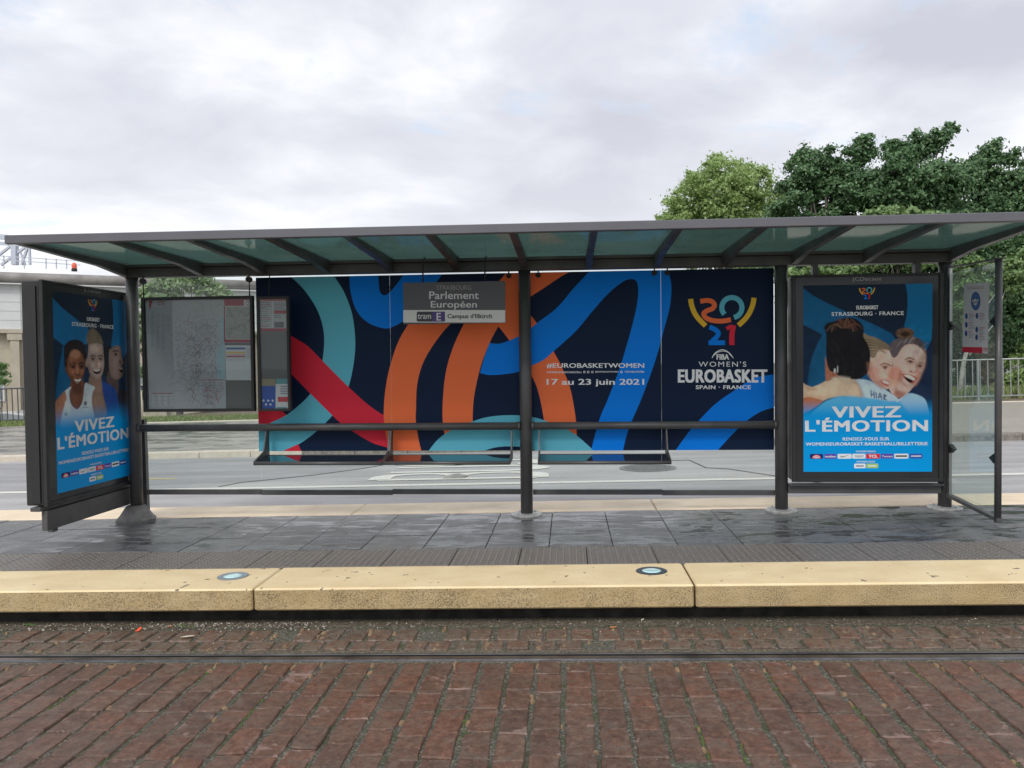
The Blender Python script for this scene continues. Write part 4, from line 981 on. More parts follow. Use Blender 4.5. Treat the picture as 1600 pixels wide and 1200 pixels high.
# left poster picture -------------------------------------------------
LXP = -4.295
yl = (UX(79, 459, LXP).y+UX(93, 775, LXP).y)/2; yr = (UX(196, 465, LXP).y+UX(208, 739, LXP).y)/2; zt = 2.075; zb_ = .372
def lz(x, y): p = UX(x, y, LXP); return ((p.y-yl)/(yr-yl), (zt-p.z)/(zt-zb_))
cl_ = Canvas(); backdrop(cl_)
A8 = lambda L_: [lz(70+x/5.22, 450+y/5.22) for x, y in L_]
A9 = lambda L_: [lz(80+x/9.23, 510+y/9.23) for x, y in L_]
cl_.fill(A8([(40, 45), (90, 110), (150, 170), (270, 265), (360, 330), (340, 460), (150, 465), (45, 385)]), (26, 128, 188), smooth=False, alpha=.8)
cl_.fill(A8([(150, 470), (110, 700), (85, 900), (300, 900), (340, 500)]), (22, 110, 160), smooth=False, alpha=.8)
cl_.fill(A8([(545, 70), (556, 180), (560, 330), (540, 470), (600, 640), (670, 520), (672, 75)]), (26, 120, 176), smooth=False, alpha=.8)
sk3 = (152, 128, 118)
cl_.fill(A9([(760, 310), (850, 270), (880, 400), (850, 560), (840, 690), (770, 720), (750, 560)]), (36, 36, 46))
cl_.fill(A9([(820, 640), (960, 740), (985, 930), (1080, 960), (1145, 1040), (1130, 1350), (940, 1350), (880, 900), (800, 800)]), (92, 76, 74))
cl_.fill(A9([(835, 340), (930, 278), (1000, 300), (1018, 420), (1045, 530), (1020, 565), (1042, 630), (1030, 710), (965, 765), (880, 740), (840, 640), (828, 480)]), sk3, shade=.3)
cl_.line(A9([(890, 370), (940, 350), (975, 372)]), .012, (40, 32, 32)); cl_.dot(*A9([(932, 405)])[0], .03, .022, (44, 34, 34), .9); cl_.dot(*A9([(990, 510)])[0], .02, .018, (60, 44, 42), .8)
cl_.fill(A9([(970, 590), (1025, 620), (1030, 670), (990, 650)]), (40, 22, 26)); cl_.line(A9([(975, 596), (1022, 622)]), .008, (210, 200, 195)); cl_.dot(*A9([(930, 500)])[0], .06, .05, (160, 136, 128), .4)
cl_.fill(A9([(990, 900), (1060, 925), (1150, 1040), (1140, 1400), (950, 1400), (960, 1000)]), (52, 52, 62))
cl_.fill(A9([(700, 760), (800, 820), (900, 880), (950, 980), (985, 1400), (740, 1400), (730, 950)]), (38, 78, 158))
sk2 = (196, 170, 158)
cl_.fill(A9([(560, 700), (700, 700), (730, 800), (745, 960), (800, 1280), (600, 1290), (590, 950), (540, 820)]), (168, 136, 118), shade=.2)
cl_.fill(A9([(540, 260), (640, 235), (735, 255), (757, 400), (765, 560), (735, 690), (690, 765), (620, 765), (560, 690), (530, 590), (500, 580), (495, 470), (522, 450)]), sk2, shade=.25)
cl_.fill(A9([(520, 260), (510, 160), (540, 70), (595, 25), (660, 70), (720, 150), (748, 260), (640, 238)]), (128, 116, 96))
for i in range(14): cl_.line(A9([(530+i*14, 240), (560+i*8, 140), (590+i*4, 50+i*4)]), .010, [(84, 74, 64), (168, 152, 126)][i % 2], .5)
for cx in (600, 708):
    cl_.line(A9([(cx-38, 436), (cx, 420), (cx+36, 434)]), .013, (90, 72, 62), .9); cl_.dot(*A9([(cx, 466)])[0], .055, .035, (140, 112, 102), .55); cl_.dot(*A9([(cx, 470)])[0], .026, .012, (50, 44, 46), .95)
cl_.line(A9([(655, 480), (668, 560), (640, 580)]), .012, (150, 118, 106), .8)
cl_.fill(A9([(595, 615), (650, 632), (715, 615), (705, 670), (655, 690), (610, 665)]), (56, 22, 30)); cl_.line(A9([(605, 626), (655, 642), (706, 626)]), .012, (235, 230, 224))
cl_.line(A9([(600, 740), (650, 755), (700, 740)]), .02, (172, 140, 126), .6)
for i in range(4): cl_.line(A9([(600+i*30, 780), (612+i*30, 830), (606+i*30, 880)]), .012, (150, 116, 100), .5)
sk1 = (152, 98, 72)
cl_.fill(A9([(185, 420), (190, 300), (260, 212), (380, 196), (470, 250), (505, 380), (495, 520), (430, 700), (250, 700), (200, 600)]), (38, 33, 36))
cl_.fill(A9([(60, 1090), (130, 1000), (230, 950), (240, 1400), (60, 1400)]), (186, 132, 104), shade=.2)
cl_.fill(A9([(290, 780), (460, 780), (480, 930), (450, 1100), (372, 1200), (280, 1110), (255, 930)]), (138, 90, 68), shade=.15)
cl_.fill(A9([(270, 390), (350, 340), (430, 372), (480, 480), (492, 600), (470, 710), (430, 810), (380, 858), (320, 825), (258, 725), (213, 640), (210, 590), (232, 560), (232, 480)]), sk1, shade=.3)
cl_.dot(*A9([(350, 400)])[0], .09, .05, (206, 152, 120), .6); cl_.dot(*A9([(300, 640)])[0], .05, .045, (196, 130, 96), .7); cl_.dot(*A9([(450, 640)])[0], .035, .045, (200, 134, 100), .7); cl_.dot(*A9([(380, 620)])[0], .035, .05, (214, 150, 116), .6)
for cx in (315, 440):
    cl_.line(A9([(cx-42, 545), (cx, 522), (cx+34, 545)]), .015, (44, 28, 26), .9); cl_.dot(*A9([(cx, 575)])[0], .06, .038, (84, 52, 42), .6); cl_.dot(*A9([(cx, 582)])[0], .030, .013, (22, 16, 18), .95)
cl_.line(A9([(345, 690), (380, 705), (415, 690)]), .012, (90, 48, 40), .8)
cl_.fill(A9([(325, 752), (380, 765), (440, 748), (425, 815), (380, 838), (342, 812)]), (120, 40, 40)); cl_.fill(A9([(332, 758), (380, 768), (434, 754), (418, 790), (380, 800), (346, 786)]), (255, 246, 226)); cl_.fill(A9([(350, 806), (380, 812), (408, 804), (382, 826)]), (240, 220, 200))
cl_.fill(A9([(200, 930), (292, 866), (268, 960), (290, 1115), (372, 1195), (442, 1110), (470, 960), (492, 818), (560, 838), (630, 880), (600, 950), (588, 1100), (620, 1500), (160, 1500), (190, 1150), (225, 1040)]), (226, 240, 246), shade=.12)
cl_.line(A9([(268, 900), (262, 980), (290, 1110), (330, 1160)]), .012, (60, 90, 120), .5); cl_.dot(*A9([(495, 1110)])[0], .03, .025, (40, 60, 76), .8)
cl_.line(A9([(455, 1170), (540, 1165)]), .008, (60, 90, 130), .7); cl_.line(A9([(200, 1290), (215, 1250), (230, 1290)]), .01, (40, 60, 90), .8)
for a_, b_ in ((A9([(270, 620), (300, 700), (320, 760)]), (96, 58, 44)), (A9([(470, 620), (462, 700), (436, 770)]), (84, 50, 38)), (A9([(235, 480), (228, 600), (262, 720), (320, 815)]), (90, 56, 46)), (A9([(545, 560), (570, 680), (620, 750)]), (140, 110, 100)), (A9([(600, 590), (592, 630)]), (150, 116, 104)), (A9([(716, 590), (724, 640)]), (140, 108, 98))): cl_.line(a_, .022, b_, .55, soft=.018)
cl_.dot(*A9([(300, 500)])[0], .03, .05, (176, 122, 94), .5); cl_.dot(*A9([(620, 330)])[0], .07, .05, (226, 204, 192), .6); cl_.dot(*A9([(690, 560)])[0], .03, .03, (222, 190, 176), .6); cl_.dot(*A9([(600, 560)])[0], .03, .03, (220, 188, 174), .6)
cl_.dot(*A9([(380, 900)])[0], .09, .07, (84, 52, 42), .6)
for i in range(26): cl_.line(A9([(200+i*11, 300+abs(i-13)*9), (215+i*10, 250+abs(i-13)*6), (235+i*9, 215+abs(i-13)*4)]), .008, [(64, 54, 54), (24, 20, 24)][i % 2], .6)
fade(cl_, .56, .69)

# ------------------------------------------------------------------ poster cases
PW = pm('poster_white', (.82, .84, .86), .4); PDIM = pm('case_letter_grey', (.40, .40, .41), .4)
PN = pm('sponsor_navy', (.02, .03, .16)); PP = pm('sponsor_purple', (.12, .07, .42)); PRD = pm('sponsor_red', (.75, .03, .05)); PGN = pm('sponsor_green', (.40, .60, .20)); PK = pm('sponsor_black', (.02, .02, .02)); PGR = pm('sponsor_grey', (.25, .27, .3)); PSK = pm('sponsor_blue', (.05, .10, .45))
CASE = mat('dark_case_steel', (.030, .030, .031), .45, .0, .35, var=.2, vs=5)
def poster_case(loc, rot, w, h, pw, ph, pxo, pzo, th, cv, label):
    """local frame: +X right along the face, -Y towards the viewer, face at y=0; (pxo,pzo) poster top left inside the face"""
    e = empty('poster_case', loc, rot, label=label, cat='poster case', group='lit poster cases of the shelter')
    MB().cbox(.01, .035, .01, w-.01, th-.001, h-.01, .006).obj('housing', CASE, e)
    f_ = .034
    for q_ in ((0, 0, f_, h), (w-f_, 0, w, h), (f_, h-.022, w-f_, h), (f_, 0, w-f_, f_)):
        MB().cbox(q_[0], 0, q_[1], q_[2], .034, q_[3], .004).obj('door_frame', CASE, e)
    MB().box(f_-.005, .016, f_-.005, w-f_+.005, .02, h-.02).obj('glass_surround', DARKM, e)
    z1 = h-pzo
    to3 = lambda u, v, k: (pxo+u*pw, .0155-.0003*k, z1-v*ph)
    sh_ = poster_mesh(cv, to3, e, POSTER)
    T3 = lambda x, y, k: to3((x-1255)/202, (y-446)/291, k)
    put_text('JCDecaux', (1332, 434, 1378, 442), T3, PDIM, e, 2, 0.)
    emblem(sub(T3, 1342.5, 450, 25.5, 25.5), e, 3)
    put_text('EUROBASKET', (1338.5, 478.5, 1373, 484.5), T3, PW, e, 3, .04)
    put_text('STRASBOURG · FRANCE', (1299.5, 488, 1412.5, 494), T3, PW, e, 3, .025, 1.1)
    put_text('VIVEZ', (1300, 635, 1408.5, 652.5), T3, PW, e, 3, .035, 1.1)
    put_text("L'ÉMOTION", (1257.5, 656, 1450.5, 674.3), T3, PW, e, 3, .035, 1.1)
    put_text('RENDEZ-VOUS SUR', (1317, 683.2, 1390, 688.2), T3, PW, e, 3, .025, 1.1)
    put_text('WOMENSEUROBASKET.BASKETBALL/BILLETTERIE', (1258.5, 691, 1450, 696), T3, PW, e, 3, .025, 1.05)
    put_text('PARTENAIRES MONDIAUX', (1338, 704, 1369, 706.6), T3, PW, e, 3, .02); put_text('PARTENAIRES LOCAUX', (1339, 720, 1368, 722.6), T3, PW, e, 3, .02)
    q = Print(T3)
    for x0, x1, mm in ((1265, 1286, PN), (1288, 1307, PP), (1309, 1331, PW), (1332, 1353, PW), (1354, 1375.5, PRD), (1377, 1396.5, PP), (1398, 1420, PW), (1422, 1442, PSK)):
        q.poly(rrect(x0, 709, x1, 716.6, 1.8), mm, 3)
    q.poly(rrect(1335, 724.3, 1353, 731.6, 1.6), PW, 3); q.poly(rrect(1354, 724.3, 1373, 731.6, 1.6), PGN, 3)
    q.poly([(1268.5, 716.2)]+arc(1275.5, 716.2, 7, -6, 0, 180, 12)[::-1], PRD, 4); q.strip([(1269.5, 715), (1272, 712.6), (1275.5, 711.6), (1279, 712.6), (1281.5, 715)], .7, PW, 5)
    q.poly([(1313, 711.6), (1314, 714.4), (1318, 714), (1328, 710.8), (1318, 713), (1314.5, 713.2)], PK, 5)
    q.obj('sponsor_logos', e)
    put_text('FIBA', (1271.5, 712.8, 1279.5, 715.8), T3, PW, e, 7, .04); put_text('molten', (1289, 711.2, 1306, 714.6), T3, PW, e, 5, .03); put_text('TISSOT', (1335.5, 711.5, 1350, 714.6), T3, PGR, e, 5, .02)
    put_text('TCL', (1357.5, 710.6, 1372, 715), T3, PW, e, 5, .05); put_text('Tencent', (1378.5, 711.5, 1395.5, 714.5), T3, PW, e, 5, .02)
    for x0, x1 in ((1400, 1418),): 
        [(lambda z_: (z_.rect(*rc_, mm_, 5), z_.obj('sponsor_bar', e)))(Print(T3)) for rc_, mm_ in (((x0, 711.6, x1, 713.8), PK), ((1424, 712, 1440, 713.6), PW), ((1338, 727, 1350, 729), PGR), ((1357, 727, 1370, 729), PW))]
    MB().lathe(w*.84, 0, [(.008, 0), (.008, .001)], 10).obj('lock', ALU, e)
    return e
# right case between the two right posts
A = UY(1255, 446, 7.49); B = UY(1457, 446, 7.49); Bz = UY(1357, 737, 7.49).z; Az = UY(1357, 444.5, 7.49).z
cx0 = 2.021; cx1 = 3.345; cz0 = UY(1355, 753, 7.49).z; cz1 = UY(1355, 428, 7.49).z
rc = poster_case((cx0, 7.475, cz0), (0, 0, 0), cx1-cx0, cz1-cz0, B.x-A.x, Az-Bz, A.x-cx0, cz1-Az, .19, cr, 'poster case facing the track, two smiling players hugging a dark haired one')
MB().box(-.004, .03, .02, .0095, .0345, cz1-cz0-.04).obj('edge_trim', ALU, rc)
for bx_ in (.2, 1.1): MB().box(bx_, .06, cz1-cz0-.012, bx_+.05, .12, 2.30-cz0).obj('top_fixing', STEEL, rc)
# left case, turned across the platform end
ly0 = UY(70, 435, 6.35)
lc_z0, lc_z1 = .285, 2.155; ylo = 6.345; yhi = 7.74
lc = poster_case((-4.28, ylo, lc_z0), (0, 0, math.pi/2), yhi-ylo, lc_z1-lc_z0, yr-yl, zt-zb_, yl-ylo, lc_z1-zt, .19, cl_, 'poster case turned across the left platform end, three players on a blue poster')
MB().box(-.004, .06, .03, .004, .13, lc_z1-lc_z0-.05).obj('end_groove', BLACK, lc)
MB().cbox(-.02, .05, -.035, yhi-ylo, .14, -.002, .004).obj('bottom_ledge', STEEL, lc)
MB().cbox(.02, .02, -.1995, yhi-ylo-.05, .07, -.036, .004).obj('bottom_beam', STEEL, lc)
MB().box(.14, .05, -.235, .20, .10, -.20).obj('foot', STEEL, lc)

# safety notice on the side glass
nt_ = empty('safety_notice', (3.405, 7.2, 1.6), label='white notice with blue pictograms and red foot stuck on the right side glass', cat='notice')
def sn(x, y, k): p = UX(x, y, 3.411); return (.004-.0003*k, p.y-7.2, p.z-1.6)
q = Print(sn); SW = pm('notice_white', (.60, .60, .61)); SB = pm('notice_blue', (.03, .08, .26)); SR = pm('notice_red', (.55, .03, .06)); SRL = pm('notice_pink', (.42, .22, .24)); SLG = pm('notice_grey', (.33, .33, .36))
q.poly([(1506.8, 443.5), (1545.9, 440.7), (1543.7, 552.5), (1504, 550.3)], SW, 1)
q.poly([(1504.3, 542), (1535.5, 542.6), (1535.4, 552), (1504, 550.3)], SR, 3)
q.disc(1525, 470.5, 7.4, 14.4, SB, 3, 28); q.disc(1525, 470.5, 6.4, 12.6, pm('notice_blue2', (.08, .16, .36)), 4, 28); q.disc(1524.6, 472, 3.0, 5.2, SW, 5); q.strip([(1519.5, 469), (1524, 473), (1530, 468)], 1.6, SW, 5)
for y in (448, 450.5): q.poly([(1512, y+.5), (1538, y-.6), (1538, y+.3), (1512, y+1.4)], SRL, 3)
for x, y in ((1510.6, 494), (1510.4, 507.5), (1510, 521), (1527, 493.5), (1526.6, 515), (1526.4, 527)):
    q.disc(x, y, 2.1, 4.6, SB, 3)
    for i in range(5): q.rect(x+3.6, y-4+i*2.4, x+3.6+rr.uniform(5, 9.5), y-3+i*2.4, SRL if i < 2 else SLG, 3)
q.obj('notice_sheet', nt_)
put_text('CTS', (1537, 543.5, 1543, 549), sn, SR, nt_, 4, .03)

# ------------------------------------------------------------------ background: railings
def railing(x0, x1, Y, h0, hgt, sp, mt, label, post=2.0):
    e = empty('railing', G((x0+x1)/2, Y, h0), GR, label=label, cat='railing'); hw = (x1-x0)/2
    MB().tube([(-hw, 0, hgt), (hw, 0, hgt)], .028, 8).obj('top_rail', mt, e); MB().box(-hw, -.018, .10, hw, .018, .145).obj('bottom_rail', mt, e)
    me = MB().box(-.013, -.013, .1455, .013, .013, hgt-.02).mesh('baluster', [mt]); pme = MB().box(-.03, -.03, -.2, .03, .03, hgt-.01).mesh('railing_post', [mt])
    n = int((x1-x0)/sp)
    for i in range(n):
        o = link(bpy.data.objects.new('baluster', me)); o.parent = e; o.location = (-hw+sp*(i+.5), 0, 0)
    x = -hw
    while x <= hw+.01:
        o = link(bpy.data.objects.new('railing_post', pme)); o.parent = e; o.location = (x, 0, 0); x += post
railing(11.2, 21.2, 28.1, -.2, 1.34, .245, GALV, 'pale galvanised railing in front of the dark trees on the right', 2.5)
DGR = mat('dark_grey_rail_paint', (.085, .09, .10), .5, .3)
railing(-27.5, -17.4, 28.2, -.2, 1.28, .21, DGR, 'grey railing above the lawn at the far left', 1.68)

# ------------------------------------------------------------------ buildings left
WB = mat('white_cladding', (.66, .67, .67), .6, var=.05, vs=1.5); BEI = mat('beige_stone', (.47, .42, .33), .8, var=.12, vs=2.2); EAV = mat('grey_eave_tube', (.23, .215, .205), .6, var=.25, vs=1.4); WGL = mat('window_glass', (.30, .33, .35), .12)
def bpt(x, y, Y): return UY(x, y, Y)
bld = empty('white_hall', (-25, 40, -2.3), label='long white hall with grey rounded eave behind the trees on the left', cat='building')
P0 = Vector((-38.5, 33.0, 0)); P1 = Vector((-10.5, 49.5, 0)); 
# direction fitted so that the eave keeps its sighted slope
def onw(t, z, off=0.): d = (P1-P0); n = Vector((d.y, -d.x, 0)).normalized(); p = P0+d*t+n*off; return (p.x+25, p.y-40, z+2.3)
ez0, ez1 = 5.98, 5.98
def slab_w(t0, t1, z0, z1, off0, off1, name, mt, par=bld):
    v = [onw(t, z, o_) for t in (t0, t1) for z in (z0, z1) for o_ in (off0, off1)]
    return MB().add(v, [(0, 1, 3, 2), (4, 6, 7, 5), (0, 4, 5, 1), (2, 3, 7, 6), (0, 2, 6, 4), (1, 5, 7, 3)]).obj(name, mt, par)
slab_w(0, 1, 3.4, 5.75, -6, 0, 'upper_wall', WB)
slab_w(0, 1, -2.3, 3.4, -6, -.25, 'lower_wall', BEI)
slab_w(0, 1, 3.25, 3.45, -.2, .12, 'ledge', BEI)
for i in range(26): slab_w(i/26, i/26+.0012, 3.46, 5.74, .001, .012, 'cladding_joint', mat('joint_grey', (.42, .43, .43), .6) if i == 0 else bpy.data.materials['joint_grey'])
for j in range(4): slab_w(0, 1, 3.9+j*.46, 3.915+j*.46, .0015, .01, 'cladding_line', bpy.data.materials['joint_grey'])
MB().tube([onw(-.02, 6.02, .1), onw(1.02, 6.02, .1)], .30, 16).obj('eave', EAV, bld)
slab_w(0, 1, 5.70, 5.76, -.05, .3, 'eave_trim', WB)
for i in range(14):
    t = .02+i*.07; slab_w(t, t+.012, -2.3, 3.2, -.249, .05, 'pilaster', BEI); slab_w(t-.004, t+.016, 2.9, 3.24, -.248, .09, 'capital', BEI)
    slab_w(t+.022, t+.06, -.2, 1.15, -.249, -.2, 'window', WB); slab_w(t+.025, t+.057, -.1, 1.05, -.199, -.19, 'pane', WGL); slab_w(t+.022, t+.06, 1.55, 1.62, -.249, -.18, 'lintel', BEI)
hd = [o for o in bpy.data.objects if o.name.startswith('pilaster')]
# steel mast frame above the roof at the far left
LST = mat('pale_blue_steel', (.50, .53, .60), .5, .2)
tr = empty('roof_truss', (-34, 48, 5), label='pale blue steel lattice frame standing above the white hall roof', cat='truss')
def tp(x, y): p = UY(x, y, 48); return (p.x+34, 0, p.z-5)
for a_, b_, w_ in (((-40, 367), (14, 371), .3), ((-40, 378), (14, 381), .2), ((23, 384), (23.5, 414), .32), ((46, 386), (47, 414), .12), ((17, 384), (-6, 402), .14), ((42, 384), (2, 414), .14), ((31, 392), (40, 414), .09), ((43, 386), (34, 414), .13), ((14, 382), (52, 386), .1), ((36, 402), (34, 414), .1)):
    MB().bar(tp(*a_), tp(*b_), w_, w_).obj('member', LST, tr)
rf = empty('roof_guardrail', (-34, 47, 5), label='thin pale guardrail along the white hall roof edge', cat='railing')
def tp2(x, y): p = UY(x, y, 47); return (p.x+34, 0, p.z-5)
for a_, b_ in (((-30, 398), (125, 408)), ((-30, 404), (125, 414))): MB().bar(tp2(*a_), tp2(*b_), .05, .05).obj('guard_bar', LST, rf)
for x in (6, 38, 72, 88, 104): MB().bar(tp2(x, 399+x*.065), tp2(x, 420), .05, .05).obj('guard_post', LST, rf)
bo = UY(116, 415, 41)
be = empty('warning_light', (bo.x, 41, bo.z-.3), label='small orange red warning light on the grey eave', cat='lamp')
MB().lathe(0, 0, [(.14, 0), (.14, .12), (.12, .15)], 12).obj('base', BLACK, be); MB().lathe(0, 0, [(.12, .151), (.13, .3), (.09, .42), (.02, .46)], 12, smooth=True).obj('lens', mat('orange_lens', (.75, .12, .06), .4), be)
# small bollard lamp left
bl_ = UY(218.5, 655, 24.5)
lp = empty('lamp_bollard', G(bl_.x, 24.6, -.1), label='slim pale lamp bollard with flat lid standing on the lawn', cat='lamp')
MB().tube([(0, 0, 0), (0, 0, 1.2)], .035, 10).obj('pole', FARK, lp); MB().cbox(-.12, -.12, 1.2, .12, .12, 1.24, .008).obj('lid', GALV, lp); MB().tube([(.06, 0, 1.06), (.06, 0, 1.199)], .05, 10).obj('lamp_head', DGR, lp)
# parked car half hidden behind the lawn
CW = mat('white_car_paint', (.75, .76, .78), .2, coat=.6)
cp_ = UY(23, 642, 32.5)
car = empty('parked_car', (cp_.x, 32.5, cp_.z-1.42), label='white parked car behind the railing at the far left', cat='car')
prof = [(-2.1, .35), (-2.15, .7), (-1.95, .9), (-1.2, .98), (-.6, 1.38), (.2, 1.43), (1.1, 1.32), (1.75, .98), (2.1, .88), (2.12, .4)]
n = len(prof); mb = MB().add([(x, y, z) for y in (-.82, .82) for x, z in prof], [tuple(range(n)), tuple(range(2*n-1, n-1, -1))]+[(i, n+i, n+(i+1) % n, (i+1) % n) for i in range(n)]); mb.obj('body', CW, car)
for y in (-.825, .825): MB().add([(x, y, z) for x, z in ((-1.05, .98), (-.55, 1.3), (.2, 1.36), (1.0, 1.26), (1.5, .98))], [(0, 1, 2, 3, 4)]).obj('side_window', WGL, car)
for x in (-1.35, 1.35):
    for y in (-.76, .76): MB().tube([(x, y-.09, .32), (x, y+.09, .32)], .32, 20).obj('wheel', BLACK, car)

# ------------------------------------------------------------------ trees
def leafmat(name, c0, c1, c2, trans=.35):
    m = bpy.data.materials.new(name); m.use_nodes = True; t = m.node_tree; p = t.nodes['Principled BSDF']; o = t.nodes['Material Output']
    r_ = t.nodes.new('ShaderNodeNewGeometry').outputs['Random Per Island']; col = ramp(t, r_, [(0, c0), (.55, c1), (1, c2)])
    t.links.new(col, p.inputs['Base Color']); p.inputs['Roughness'].default_value = .45; p.inputs['Specular IOR Level'].default_value = .4
    tl = t.nodes.new('ShaderNodeBsdfTranslucent'); t.links.new(col, tl.inputs[0]); mx = t.nodes.new('ShaderNodeMixShader'); mx.inputs[0].default_value = trans
    t.links.new(p.outputs[0], mx.inputs[1]); t.links.new(tl.outputs[0], mx.inputs[2]); t.links.new(mx.outputs[0], o.inputs[0]); return m
L_DARK = leafmat('dark_maple_leaf', (.060, .125, .055), (.105, .205, .085), (.20, .32, .15))
L_MID = leafmat('mid_green_leaf', (.12, .21, .075), (.19, .30, .11), (.29, .41, .18))
L_LITE = leafmat('light_acacia_leaf', (.24, .35, .11), (.34, .47, .17), (.46, .58, .27), .45)
L_HAZY = leafmat('glass_veiled_leaf', (.20, .30, .14), (.28, .39, .19), (.38, .49, .27), .45)  # leaf colour lightened to include the pale veil of the shelter glass
BARK = mat('tree_bark', (.10, .085, .07), .9, var=.3, vs=8, bump=.6, bs=30); BIRCH = mat('birch_bark', (.42, .40, .36), .8, var=.35, vs=6)
def crown(blobs, leaf, n_per, mt, par, seed, squash=.8, kind=None, name='crown'):
    g = np.random.default_rng(seed); P = []; Nn = []
    for (cx, cy, cz, r) in blobs:
        # each mass is broken into leaf clumps
        nc = max(10, int(30*r*r)); d = g.normal(size=(nc, 3)); d /= np.linalg.norm(d, axis=1)[:, None]; rad = r*g.uniform(.45, 1.12, nc)
        cc = np.array([cx, cy, cz])+d*rad[:, None]*np.array([1, 1, squash]); n = max(12, int(n_per*r*r/nc))
        for c in cc:
            cr_ = min(r*.45, .14)+r*g.uniform(.06, .20); q_ = g.normal(size=(n, 3))*np.clip(g.lognormal(0, .35, n), .4, 2.2)[:, None]*cr_*.56; q_[:, 2] *= .55; q_[:, 2] -= .35*np.abs(q_[:, 0])*g.uniform(0, 1); P.append(c+q_)
            nn = q_/cr_+np.array([0, 0, .7])+g.normal(size=(n, 3))*.75; Nn.append(nn)
    P = np.concatenate(P); Nn = np.concatenate(Nn); Nn /= np.linalg.norm(Nn, axis=1)[:, None]; n = len(P)
    a = np.cross(Nn, g.normal(size=(n, 3))); a /= np.linalg.norm(a, axis=1)[:, None]; b = np.cross(Nn, a)
    s_ = leaf*g.uniform(.6, 1.35, n)[:, None]; a = a*s_; b = b*s_*.62
    v = np.stack([P-a, P+b*.9-a*.1, P+a, P-b*.9-a*.1], 1).reshape(-1, 3); me = bpy.data.meshes.new(name)
    me.vertices.add(4*n); me.vertices.foreach_set('co', v.astype(np.float32).ravel()); me.loops.add(4*n); me.loops.foreach_set('vertex_index', np.arange(4*n, dtype=np.int32))
    me.polygons.add(n); me.polygons.foreach_set('loop_start', np.arange(0, 4*n, 4, dtype=np.int32)); me.polygons.foreach_set('loop_total', np.full(n, 4, np.int32)); me.update(); me.validate()
    me.materials.append(mt); o = link(bpy.data.objects.new(name, me)); o.parent = par
    if kind: o['kind'] = kind
    return n
TOT = 0
def tree(name, px, base_h, Y, blobs_px, leaf, n_per, mt, label, cat='tree', trunk=.22, bark=BARK, seed=1, group=None, fill_=True, lean=0., Ybl=None):
    """blobs_px: (px, py, radius_px) sighted clump masses at depth Y"""
    global TOT
    b = UY(px, 600, Y); e = empty(name, (b.x, Y, S*b.x+base_h), label=label, cat=cat, group=group); o = Vector(e.location); g = random.Random(seed)
    bl = []
    for x, y, r in blobs_px:
        R_ = r*Y/F; yy = Y+g.uniform(-.8, .8)*R_*.9; p = UY(x, y, yy); bl.append((p.x-o.x, yy-o.y, p.z-o.z, R_))
    TOT += crown(bl, leaf, n_per, mt, e, seed)
    tm_ = MB(); top = max(q_[2] for q_ in bl); cz = sum(q_[2] for q_ in bl)/len(bl); zf = max(.8, cz*.55)
    tm_.tube([(0, 0, -.3), (lean*.3, 0, zf*.5), (lean, 0, zf), (lean*1.2+g.uniform(-.2, .2), 0, top*.8)], [trunk, trunk*.85, trunk*.7, trunk*.2], 10); tm_.obj('trunk', bark, e)
    lb = MB()
    for q_ in bl:
        s_ = Vector((lean, 0, zf*g.uniform(.7, 1.1))); t_ = Vector(q_[:3]); mid = (s_+t_)/2+Vector((g.uniform(-.3, .3), 0, -.2)); lb.tube([s_, mid, t_], [trunk*.35, trunk*.22, trunk*.07], 6)
    lb.obj('limbs', bark, e)
tree('pale_tree', 1128, -.3, 43, [(1125, 300, 55), (1080, 315, 36), (1165, 290, 40), (1120, 262, 26), (1160, 262, 20), (1190, 275, 20), (1060, 338, 30), (1200, 320, 36), (1140, 345, 50), (1085, 280, 16), (1100, 380, 50), (1170, 390, 50), (1045, 345, 12)], .085, 2500, L_LITE, 'light yellow green feathery tree, leftmost above the shelter roof', seed=3)
tree('leafy_tree', 1290, -.3, 35, [(1265, 268, 34), (1225, 292, 18), (1300, 255, 30), (1345, 240, 26), (1350, 222, 13), (1290, 310, 50), (1235, 325, 30), (1340, 300, 45), (1255, 242, 10), (1300, 380, 60), (1240, 390, 50), (1360, 380, 50), (1330, 450, 55), (1270, 440, 50), (1225, 420, 30)], .082, 5600, L_DARK, 'dark green maple in the middle, between the pale tree and the tallest one', seed=5, group='dark maples behind the shelter')
tree('leafy_tree', 1430, -.3, 33.5, [(1405, 250, 30), (1440, 235, 30), (1468, 215, 15), (1484, 201, 9), (1400, 228, 14), (1430, 290, 48), (1385, 300, 36), (1470, 290, 44), (1440, 355, 60), (1500, 370, 50), (1400, 380, 50), (1460, 440, 60), (1520, 450, 50), (1400, 450, 50), (1490, 520, 40), (1530, 510, 36)], .082, 5600, L_DARK, 'tallest dark green maple with a pointed top sprig', seed=8, group='dark maples behind the shelter', trunk=.26)
tree('leafy_tree', 1548, -.3, 35, [(1530, 262, 32), (1548, 238, 20), (1580, 246, 14), (1575, 285, 36), (1500, 262, 16), (1540, 320, 50), (1600, 310, 44), (1590, 380, 60), (1530, 400, 50), (1600, 470, 60), (1640, 400, 60), (1570, 470, 44), (1550, 560, 34), (1620, 540, 40), (1590, 440, 40)], .082, 5600, L_DARK, 'rightmost dark green maple, cut by the right edge', seed=11, group='dark maples behind the shelter', trunk=.3)
tree('young_tree', 1400, -.3, 31, [(1380, 342, 20), (1420, 338, 18), (1450, 345, 16), (1350, 345, 12), (1400, 372, 30), (1350, 400, 30), (1300, 425, 26), (1250, 425, 24), (1450, 400, 30)], .10, 4500, L_MID, 'lighter green young tree just above the roof in front of the maples', seed=14, trunk=.1)
